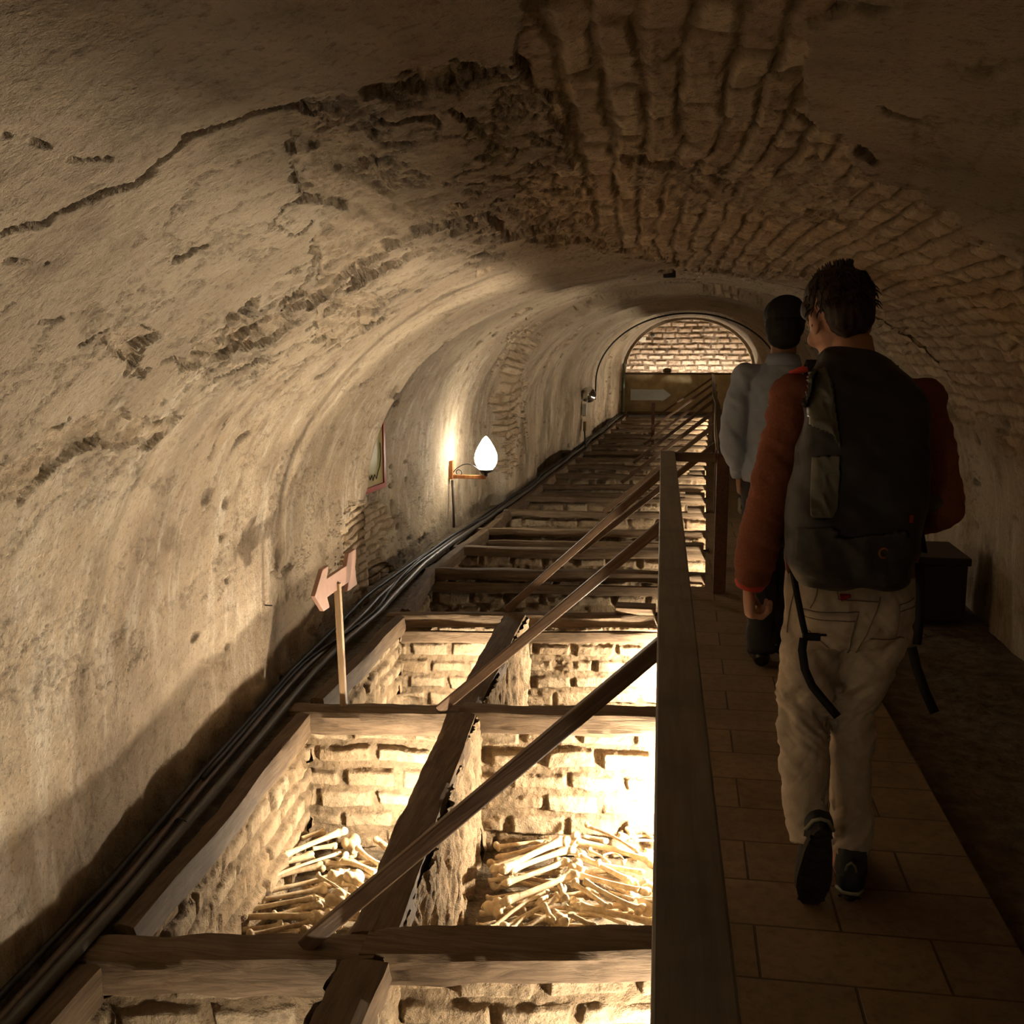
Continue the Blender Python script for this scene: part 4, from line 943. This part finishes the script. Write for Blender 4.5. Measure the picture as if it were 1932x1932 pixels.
def fjn(a):
    z = a[:, 2]; kn = np.exp(-((z - .50) / .10) ** 2) + .9 * np.exp(-((z - .16) / .08) ** 2) + .5 * np.exp(-((z - .72) / .05) ** 2)
    sgn = np.where(a[:, 0] < .44, 1, -1)
    r1 = fbm(a[:, 0] * 7, a[:, 1] * 7, z * 24 + sgn * a[:, 0] * 20, 13, 3)
    r2 = fbm(a[:, 0] * 6, a[:, 1] * 6, z * 8 + sgn * a[:, 0] * 12, 15, 3)
    return np.maximum(-.011, .016 * (.6 - np.abs(r1) * 2.6) * kn + .010 * r2) - .004 * sst(.1, .35, fbm(a[:, 0] * 10, a[:, 1] * 10, z * 20 - sgn * a[:, 0] * 22, 17, 3))
jn = cloth(mb, .0055, 'jeans', M_jean, p1, fjn, 2, origin=O1)
bv = bvh_of(jn, O1)
M_seam = simple('denim_seam', (.26, .20, .15), .8, 0, .1, 50, .1)
def toXZ(px, py, Y=2.86): p = atY(px, py, Y); return (p.x, p.z)
pk = MB(); patch(bv, toXZ(1512, 1140)[0], toXZ(1600, 1140)[0], toXZ(1512, 1212)[1], toXZ(1512, 1140)[1], 2.5, O1, pk, .004); pk.obj('back_pocket', M_jean, p1, smooth=True)
pk = MB(); patch(bv, toXZ(1682, 1140)[0], toXZ(1716, 1140)[0], toXZ(1682, 1190)[1], toXZ(1682, 1122)[1], 2.5, O1, pk, .004, sk=.01); pk.obj('back_pocket', M_jean, p1, smooth=True)
mb = MB()
for L in (((1510, 1136), (1608, 1136), (1596, 1180), (1594, 1210)), ((1511, 1150), (1602, 1153)), ((1511, 1170), (1560, 1212)), ((1682, 1122), (1681, 1190), (1700, 1196)), ((1682, 1124), (1716, 1118)), ((1683, 1136), (1716, 1132)),
          ((1520, 1084), (1536, 1086), (1532, 1105), (1521, 1132)), ((1570, 1112), (1645, 1117), (1638, 1140), (1622, 1180), (1606, 1215), (1597, 1228)), ((1500, 1075), (1493, 1120), (1484, 1190)), ((1630, 1186), (1690, 1194)), ((1645, 1117), (1647, 1108)), ((1568, 1092), (1571, 1112))):
    seam(bv, [toXZ(*q) for q in L], 2.5, .0016, O1, mb, .004)
mb.obj('stitching', M_seam, p1)
mb = MB(); mb.tube([onto(bv, *toXZ(1574, 1108), 2.5, .01) - Vector(O1), onto(bv, *toXZ(1592, 1104), 2.5, .012) - Vector(O1)], [.010, .004], 6); mb.obj('shirt_tail', simple('red_shirt', (.35, .015, .012), .8), p1)
# hair
M_hair = simple('brown_hair', (.045, .022, .012), .55, 0, .5, 90, .5, .004, sc=(1, 1, .25))
mb = MB(); k = 1.02
def hb(c, r): mb.ball((0, 0, 0), r, 18, M=Hm @ Matrix.Translation(c))
hb((0, -.018, .045), (.079, .099, .086)); hb((0, -.058, .0), (.066, .054, .070)); hb((0, .04, .082), (.065, .062, .045)); hb((0, -.078, -.035), (.050, .022, .028)); hb((.0, .0, .075), (.076, .088, .063)); hb((-.066, .030, .045), (.014, .030, .030)); hb((.066, .030, .045), (.014, .030, .030))
def fh(a): return .006 * (1 - 3 * np.abs(fbm(a[:, 0] * 30, a[:, 1] * 30, a[:, 2] * 9, 23, 3))) + .007 * fbm(a[:, 0] * 13, a[:, 1] * 13, a[:, 2] * 8, 25, 2)
cloth(mb, .0045, 'hair', M_hair, p1, fh, 2, origin=O1)
mb = MB(); rr_ = random.Random(5)
for i in range(420):
    u_, v_ = rr_.uniform(-PI, PI), rr_.uniform(-.5, 1.4)
    c = Vector((.078 * math.cos(v_) * math.cos(u_), -.018 + .102 * math.cos(v_) * math.sin(u_), .045 + .088 * math.sin(v_)))
    if c.y > .02 and c.z < .085: continue
    dr = Vector((c.x, c.y, c.z - .04)).normalized(); dn_ = Vector((rr_.uniform(-.5, .5), -.3, -1.0)); e = c + dr * .008 + dn_.normalized() * .03 * (1 if v_ < .9 else -.1) + dr * (.01 if v_ > .9 else 0)
    c = c * .99; a_ = Hm @ c; b_ = Hm @ (c + (e - c) * .5 + dr * .005); d_ = Hm @ e
    mb.tube([a_ - Vector(O1), b_ - Vector(O1), d_ - Vector(O1)], [.0022, .002, .0006], 4)
mb.obj('hair_tufts', M_hair, p1)
# shoes
M_shoe = simple('dark_trainer', (.035, .045, .047), .6, 0, .4, 40, .3)
M_sole = simple('worn_sole', (.030, .025, .018), .75, 0, .4, 60, .8, .006)
M_shine = simple('pale_trim', (.35, .36, .26), .4, 0, .2, 30, .1)
def shoe(M, nm, foot_loc):
    sh = MB(); f = lambda *q: M @ Vector(q)
    sh.tube([f(0, -.005, .06), f(0, .0, .10), f(0, .005, .125)], [.046, .042, .041], 16)
    sh.tube([f(0, -.035, .055), f(0, .0, .05), f(0, .06, .045), f(0, .12, .035), f(0, .19, .028), f(0, .225, .022)], [.034, .040, .042, .046, .044, .025], 16, ref=M.to_3x3() @ Vector((1, 0, 0)), rad2=[.035, .045, .042, .032, .026, .014])
    sh.ball((0, 0, 0), (.036, .03, .045), 14, M=M @ Matrix.Translation((0, -.028, .05)))
    o = cloth(sh, .0045, 'shoe', M_shoe, p1, lambda a: .0015 * fbm(a[:, 0] * 60, a[:, 1] * 60, a[:, 2] * 60, 33, 3), 3, origin=O1)
    so = MB(); n = 26; out = []
    for i in range(n):
        a = 2 * PI * i / n; y = .092 + .152 * math.sin(a); wdt = .040 + .010 * sst(.05, .17, np.array(y)) ; out.append((float(wdt) * math.cos(a) * (1 - .1 * math.sin(a) ** 8), y))
    so.add([f(x, y, .020) for x, y in out] + [f(x, y, -.002) for x, y in out], [tuple(range(n)), tuple(range(n, 2 * n))[::-1]] + [(i, n + i, n + (i + 1) % n, (i + 1) % n) for i in range(n)])
    for q in range(9):
        y = -.035 + .03 * q; w_ = .034 if q < 5 else .042; so.tube([f(-w_ * .85, y, -.003), f(0, y + .012, -.003), f(w_ * .85, y, -.003)], .0045, 5)
    V = [v - 0 for v in ()]; so.v = [tuple(Vector(v) - Vector(O1)) for v in so.v]; so.obj('sole', M_sole, o, smooth=False)
    tr = MB(); tr.tube([f(-.014, -.058, .085) - Vector(O1), f(-.010, -.066, .105) - Vector(O1), f(0, -.068, .115) - Vector(O1), f(.010, -.066, .105) - Vector(O1), f(.014, -.058, .085) - Vector(O1)], .004, 6)
    tr.tube([f(-.036, -.03, .022) - Vector(O1), f(-.02, -.062, .024) - Vector(O1), f(0, -.068, .026) - Vector(O1), f(.02, -.062, .024) - Vector(O1), f(.036, -.03, .022) - Vector(O1)], .005, 6)
    tr.obj('trim', M_shine, o, smooth=True)
shoe(Matrix.Translation((.492, 2.935, .004)) @ Matrix.Rotation(math.radians(-9), 4, 'Z'), 'right', None)
shoe(Matrix.Translation((.382, 2.755, .240)) @ Matrix.Rotation(math.radians(3), 4, 'Z') @ Matrix.Rotation(math.radians(-68), 4, 'X') @ Matrix.Translation((0, .03, 0)), 'left', None)
# backpack
OB = (.45, 2.75, 1.2)
M_pack = simple('black_ripstop', (.034, .032, .031), .55, 0, .25, 25, .3, .006)
M_pack2 = simple('olive_grey_nylon', (.115, .112, .085), .38, 0, .45, 9, .35, .01)
M_pack3 = simple('charcoal_fabric', (.055, .053, .050), .8, 0, .25, 60, .4, .004)
M_strap = simple('black_webbing', (.012, .012, .012), .6, 0, .2, 60, .2)
bp = empty('backpack', OB, 'large black hiking backpack with olive grey side panel, worn by the rust jacketed person', 'backpack')
def rrect(cx, cy, z, hx, hy, n=28, e=3.2, tilt=0):
    P = []
    for i in range(n):
        a = 2 * PI * i / n; c, s_ = math.cos(a), math.sin(a)
        x = hx * math.copysign(abs(c) ** (2 / e), c); y = hy * math.copysign(abs(s_) ** (2 / e), s_)
        P.append((cx + x, cy + y, z + tilt * x))
    return P
def loft(mb, secs):
    v = [q for s_ in secs for q in s_]; n = len(secs[0]); f = []
    for i in range(len(secs) - 1):
        for k in range(n): f.append((i * n + k, i * n + (k + 1) % n, (i + 1) * n + (k + 1) % n, (i + 1) * n + k))
    f.append(tuple(range(n))[::-1]); f.append(tuple((len(secs) - 1) * n + k for k in range(n))); mb.add(v, f)
mb = MB()
loft(mb, [rrect(.440, 2.77, .905, .09, .06), rrect(.430, 2.755, .925, .132, .10), rrect(.420, 2.745, .975, .150, .125), rrect(.420, 2.742, 1.08, .155, .13), rrect(.430, 2.745, 1.20, .150, .125), rrect(.438, 2.755, 1.31, .142, .115),
          rrect(.440, 2.775, 1.39, .130, .10, tilt=-.16), rrect(.438, 2.79, 1.445, .104, .08, tilt=-.26), rrect(.432, 2.80, 1.478, .066, .055, tilt=-.25), rrect(.43, 2.80, 1.490, .028, .025, tilt=-.25)])
def fb(a): return .010 * wr(a, 5, 9, 43) + .006 * fbm(a[:, 0] * 9, a[:, 1] * 9, a[:, 2] * 7, 45, 3)
bo = cloth(mb, .008, 'main_bag', M_pack, bp, fb, 3, origin=OB)
bvb = bvh_of(bo, OB)
def XZb(px, py, Y=2.63): p = atY(px, py, Y); return (p.x, p.z)
def panel(nm, poly, mat, off=.010, lab=None):
    """padded panel: polygon in pixel-derived XZ, gridded and wrapped on the bag"""
    P = [XZb(*q) for q in poly]; xs = [q[0] for q in P]; zs = [q[1] for q in P]; n = 30; V = []; idx = {}; Fs = []
    gx = np.linspace(min(xs), max(xs), n); gz = np.linspace(min(zs), max(zs), n * 2)
    G, H = np.meshgrid(gx, gz, indexing='ij'); ins = inpoly(G, H, P)
    for i in range(n - 1):
        for j in range(2 * n - 1):
            if ins[i, j] and ins[i + 1, j] and ins[i, j + 1] and ins[i + 1, j + 1]:
                q = []
                for (a, c) in ((i, j), (i + 1, j), (i + 1, j + 1), (i, j + 1)):
                    if (a, c) not in idx:
                        nz = .012 * (1 - 2.4 * abs(float(fbm(gx[a] * 14 + gz[c] * 5, gz[c] * 9, 2, 47, 3))))
                        idx[(a, c)] = len(V); V.append(onto(bvb, gx[a], gz[c], 2.3, off + nz) - Vector(OB))
                    q.append(idx[(a, c)])
                Fs.append(tuple(q))
    me = bpy.data.meshes.new(nm); me.from_pydata([tuple(v) for v in V], [], Fs); o = mk(nm, me, mat, bp, True, lab)
    s_ = o.modifiers.new('solid', 'SOLIDIFY'); s_.thickness = .012; s_.offset = -1; return o
panel('side_panel', [(1532, 700), (1560, 690), (1568, 740), (1575, 820), (1576, 850), (1560, 815), (1522, 800), (1518, 750)], M_pack2, .006, 'crumpled olive grey panel')
panel('side_pocket', [(1523, 855), (1574, 850), (1572, 945), (1560, 965), (1520, 962)], M_pack2, .006, 'olive grey stretch pocket')
panel('front_pocket', [(1490, 985), (1565, 980), (1570, 1000), (1700, 990), (1718, 1030), (1700, 1085), (1640, 1098), (1570, 1095), (1500, 1070), (1484, 1030)], M_pack3, .012, 'charcoal lower pocket')
mb = MB(); p_ = XZb(1650, 1025)
for i in range(1): mb.tube([onto(bvb, p_[0] + .010 * math.cos(a), p_[1] + .012 * math.sin(a), 2.3, .028) - Vector(OB) for a in np.linspace(.6, 5.2, 9)], .003, 5)
mb.obj('logo_mark', simple('orange_thread', (.30, .11, .03), .6), bp)
mb = MB(); p_ = XZb(1705, 968); mb.box(onto(bvb, *p_, 2.3, .004) - Vector(OB), (.008, .006, .018)); mb.obj('red_tab', simple('red_tab', (.30, .03, .01), .6), bp)
def ribbon(nm, pts, w, parent, O, lab=None):
    V = []; Fs = []
    pts = [Vector(p) for p in pts]
    for i, p in enumerate(pts):
        T = (pts[min(i + 1, len(pts) - 1)] - pts[max(i - 1, 0)]).normalized(); S = T.cross(Vector((0, 1, 0))).normalized() * w / 2
        V += [p - S - Vector(O), p + S - Vector(O)]
        if i: a = (i - 1) * 2; Fs.append((a, a + 1, a + 3, a + 2))
    me = bpy.data.meshes.new(nm); me.from_pydata([tuple(v) for v in V], [], Fs); o = mk(nm, me, M_strap, parent, True, lab)
    s_ = o.modifiers.new('solid', 'SOLIDIFY'); s_.thickness = .003; return o
ribbon('hanging_strap', [atY(*q, 2.80) for q in ((1489, 1060), (1498, 1110), (1508, 1160), (1514, 1185))], .016, bp, OB)
mb = MB(); q_ = atY(1524, 1186, 2.79) - Vector(OB); mb.box(q_, (.045, .012, .02)); mb.box(q_ + Vector((.028, 0, .006)), (.02, .01, .006)); mb.obj('buckle', M_strap, bp, bevel=.003)
ribbon('hanging_strap', [atY(*q, 2.78) for q in ((1510, 1188), (1507, 1210), (1512, 1245), (1525, 1275), (1545, 1300), (1562, 1320), (1572, 1332))], .021, bp, OB)
ribbon('hanging_strap', [atY(*q, 2.84) for q in ((1722, 1050), (1724, 1110), (1722, 1160), (1717, 1200))], .022, bp, OB)
ribbon('hanging_strap', [atY(*q, 2.84) for q in ((1708, 1205), (1716, 1240), (1732, 1285), (1750, 1325))], .024, bp, OB)
ribbon('shoulder_strap', [(.335, 2.80, 1.42), (.330, 2.87, 1.46), (.335, 2.97, 1.445), (.35, 3.06, 1.39), (.345, 3.09, 1.28), (.32, 3.07, 1.15), (.29, 2.98, 1.03), (.285, 2.86, .98)], .05, bp, OB)
ribbon('shoulder_strap', [(.51, 2.80, 1.36), (.52, 2.87, 1.42), (.53, 2.97, 1.43), (.55, 3.06, 1.39), (.555, 3.09, 1.28), (.58, 3.07, 1.15), (.61, 2.98, 1.03), (.60, 2.86, .98)], .05, bp, OB)
ribbon('side_buckle_strap', [atY(*q, 2.74) for q in ((1502, 870), (1520, 835), (1548, 845), (1575, 850))], .018, bp, OB)
mb = MB(); mb.ball(atY(1768, 937, 2.88) - Vector(OB), (.028, .03, .026), 12); mb.tube([atY(1730, 945, 2.84) - Vector(OB), atY(1768, 937, 2.88) - Vector(OB)], .022, 10); mb.obj('hip_pouch', simple('grey_pouch', (.13, .12, .095), .7), bp, smooth=True)
p1.location.y = 2.89; bp.location.y = 2.67
# ---- walker in front, blue shirt
O2 = (.44, 5.0, 0)
p2 = empty('person', O2, 'person in a light blue shirt and black trousers farther ahead, holding a clear bottle', 'person')
SL, EL, WL = Vector((.280, 5.0, 1.345)), Vector((.232, 4.96, 1.10)), Vector((.272, 5.02, .895))
SR, ER, WR = Vector((.60, 5.0, 1.345)), Vector((.66, 4.97, 1.09)), Vector((.64, 5.10, .90))
Hm = Matrix.Translation((.452, 5.03, 1.585)) @ Matrix.Rotation(math.radians(-6), 4, 'Z') @ Matrix.Rotation(math.radians(-6), 4, 'X')
mb = MB(); head(mb, Hm, 1.03)
mb.tube([(.445, 5.0, 1.36), (.448, 5.0, 1.45), (.45, 5.02, 1.52)], [.065, .058, .058], 14)
mb.tube([(.44, 5, .80), (.44, 5, .92), (.44, 5, 1.08), (.44, 5, 1.22), (.44, 5, 1.32), (.44, 5, 1.39)], [.13, .135, .125, .14, .14, .08], 18, ref=(1, 0, 0), rad2=[.09, .09, .09, .09, .085, .06])
for S, E, W, md in ((SL, EL, WL, (1, .1, 0)), (SR, ER, WR, (-1, 0, 0))):
    mb.tube([S + Vector((.03 if S.x < .4 else -.03, 0, 0)), S, (S + E) / 2, E], [.05, .048, .042, .036], 12); mb.tube([E, E * .6 + W * .4, W], [.036, .038, .026], 12); mb.ball(E, .037)
    hand(mb, W, (.03, .03, -1), md, .85 if S is SL else 1.0, 1.0)
L2 = [[Vector(q) for q in ((.375, 5.0, .86), (.385, 5.05, .47), (.395, 4.94, .10))], [Vector(q) for q in ((.51, 5, .86), (.50, 5.12, .48), (.50, 5.16, .10))]]
for H in L2:
    mb.tube([H[0], (H[0] + H[1]) / 2, H[1]], [.082, .066, .05], 14); mb.tube([H[1], H[1] * .65 + H[2] * .35, H[2]], [.05, .052, .034], 14); mb.ball(H[1], .05)
    mb.tube([H[2], H[2] + Vector((0, .01, -.05)), H[2] + Vector((-.01, .10, -.065)), H[2] + Vector((-.015, .17, -.07))], [.034, .034, .03, .022], 10)
cloth(mb, .0055, 'body', M_skin2, p2, None, 3, origin=O2)
M_shirt = simple('light_blue_shirt', (.33, .385, .49), .8, 0, .1, 25, .25, .003)
mb = MB()
mb.tube([(.445, 5, .885), (.445, 5, .93), (.445, 5.0, 1.02), (.445, 5.0, 1.14), (.44, 5.0, 1.26), (.44, 5.0, 1.34), (.443, 5.0, 1.385), (.445, 5.0, 1.415)], [.165, .168, .165, .168, .172, .162, .11, .07], 24, ref=(1, 0, 0), rad2=[.13, .13, .125, .125, .115, .10, .08, .068])
for S, E, W in ((SL, EL, WL), (SR, ER, WR)):
    i = Vector((.06 if S.x < .4 else -.06, 0, .0))
    mb.tube([S + i, S, S * .66 + E * .34, S * .3 + E * .7, E], [.062, .064, .062, .062, .060], 16); mb.ball(S, .063); mb.ball(E, .060)
    mb.tube([E, E * .6 + W * .4, E * .35 + W * .65, E * .2 + W * .8], [.060, .060, .052, .038], 16)
def fs(a): return .010 * wr(a, 8, 9, 61) + .006 * fbm(a[:, 0] * 10, a[:, 1] * 10, a[:, 2] * 5, 63, 3)
cloth(mb, .008, 'shirt', M_shirt, p2, fs, 3, origin=O2)
mb = MB(); mb.tube([Vector(q) - Vector(O2) for q in ((.448, 5.0, 1.40), (.449, 5.003, 1.425), (.45, 5.008, 1.45))], [.088, .080, .070], 22); mb.obj('collar', M_shirt, p2, smooth=True)
mb = MB(); q_ = [E_ - Vector(O2) for E_ in (EL * .22 + WL * .78, EL * .08 + WL * .92, WL)]; mb.tube(q_, [.040, .040, .037], 16); mb.obj('cuff', M_shirt, p2, smooth=True)
M_trou = simple('black_trousers', (.022, .022, .026), .8, 0, .2, 40, .2)
mb = MB()
mb.tube([(.445, 5, .93), (.445, 5, .86), (.445, 5, .77), (.445, 5, .72)], [.155, .165, .158, .11], 22, ref=(1, 0, 0), rad2=[.115, .125, .12, .09])
for H in L2: mb.tube([H[0], (H[0] + H[1]) / 2, H[1], (H[1] + H[2]) / 2, H[2] - Vector((0, .0, .03))], [.09, .085, .070, .066, .064], 18)
cloth(mb, .008, 'trousers', M_trou, p2, lambda a: .006 * wr(a, 7, 14, 67), 3, origin=O2)
M_bshoe = simple('black_shoe', (.012, .011, .010), .25, 0, .1, 30, .05)
for H in L2:
    mb = MB(); a_ = H[2] - Vector(O2); mb.tube([a_ + Vector(q) for q in ((0, -.055, -.055), (0, -.03, -.045), (0, .05, -.05), (-.01, .13, -.065), (-.015, .20, -.075), (-.015, .225, -.085))], [.03, .040, .043, .044, .040, .02], 16, ref=(1, 0, 0), rad2=[.028, .045, .045, .03, .024, .012])
    me = remesh_obj(mb, .006, 3, 'shoe'); mk('shoe', me, M_bshoe, p2)
M_bhair = simple('black_hair', (.008, .007, .007), .75, 0, .3, 90, .4, .003)
mb = MB()
hb((0, -.012, .045), (.098, .110, .092)); hb((0, -.045, -.005), (.090, .078, .088)); hb((0, -.066, -.065), (.074, .040, .050)); hb((0, .04, .08), (.07, .065, .045))
cloth(mb, .006, 'hair', M_bhair, p2, lambda a: .004 * fbm(a[:, 0] * 30, a[:, 1] * 30, a[:, 2] * 30, 71, 3), 2, origin=O2)
# bottle
M_gl, t, b = nt('clear_plastic'); b.inputs['Transmission Weight'].default_value = 1; b.inputs['Roughness'].default_value = .05; b.inputs['IOR'].default_value = 1.2; b.inputs['Base Color'].default_value = (.85, .88, .80, 1)
bt = empty('bottle', (.300, 5.03, .715), 'small clear plastic bottle hanging from the left hand of the person in the blue shirt', 'bottle')
MB().lathe([(.010, .0), (.030, .002), (.032, .02), (.030, .04), (.032, .06), (.030, .085), (.014, .115), (.012, .125)], (0, 0, 0), 24).obj('bottle_body', M_gl, bt, smooth=True)
MB().lathe([(.0135, .122), (.0135, .140), (.012, .142)], (0, 0, 0), 16).obj('cap', M_white, bt, smooth=True)
# ------------------------------------------------------------------ world and view
w = bpy.data.worlds.new('world'); bpy.context.scene.world = w; w.use_nodes = True
w.node_tree.nodes['Background'].inputs[0].default_value = (.02, .014, .008, 1); w.node_tree.nodes['Background'].inputs[1].default_value = .3
sc = bpy.context.scene; sc.view_settings.view_transform = 'Standard'; sc.view_settings.look = 'None'; sc.view_settings.gamma = 1; sc.view_settings.use_curve_mapping = False
sc.view_settings.exposure = 1.9
sc.cycles.max_bounces = 6; sc.cycles.diffuse_bounces = 3; sc.cycles.glossy_bounces = 2; sc.cycles.transmission_bounces = 6
sc.cycles.use_adaptive_sampling = True; sc.cycles.adaptive_threshold = .08; sc.cycles.adaptive_min_samples = 16
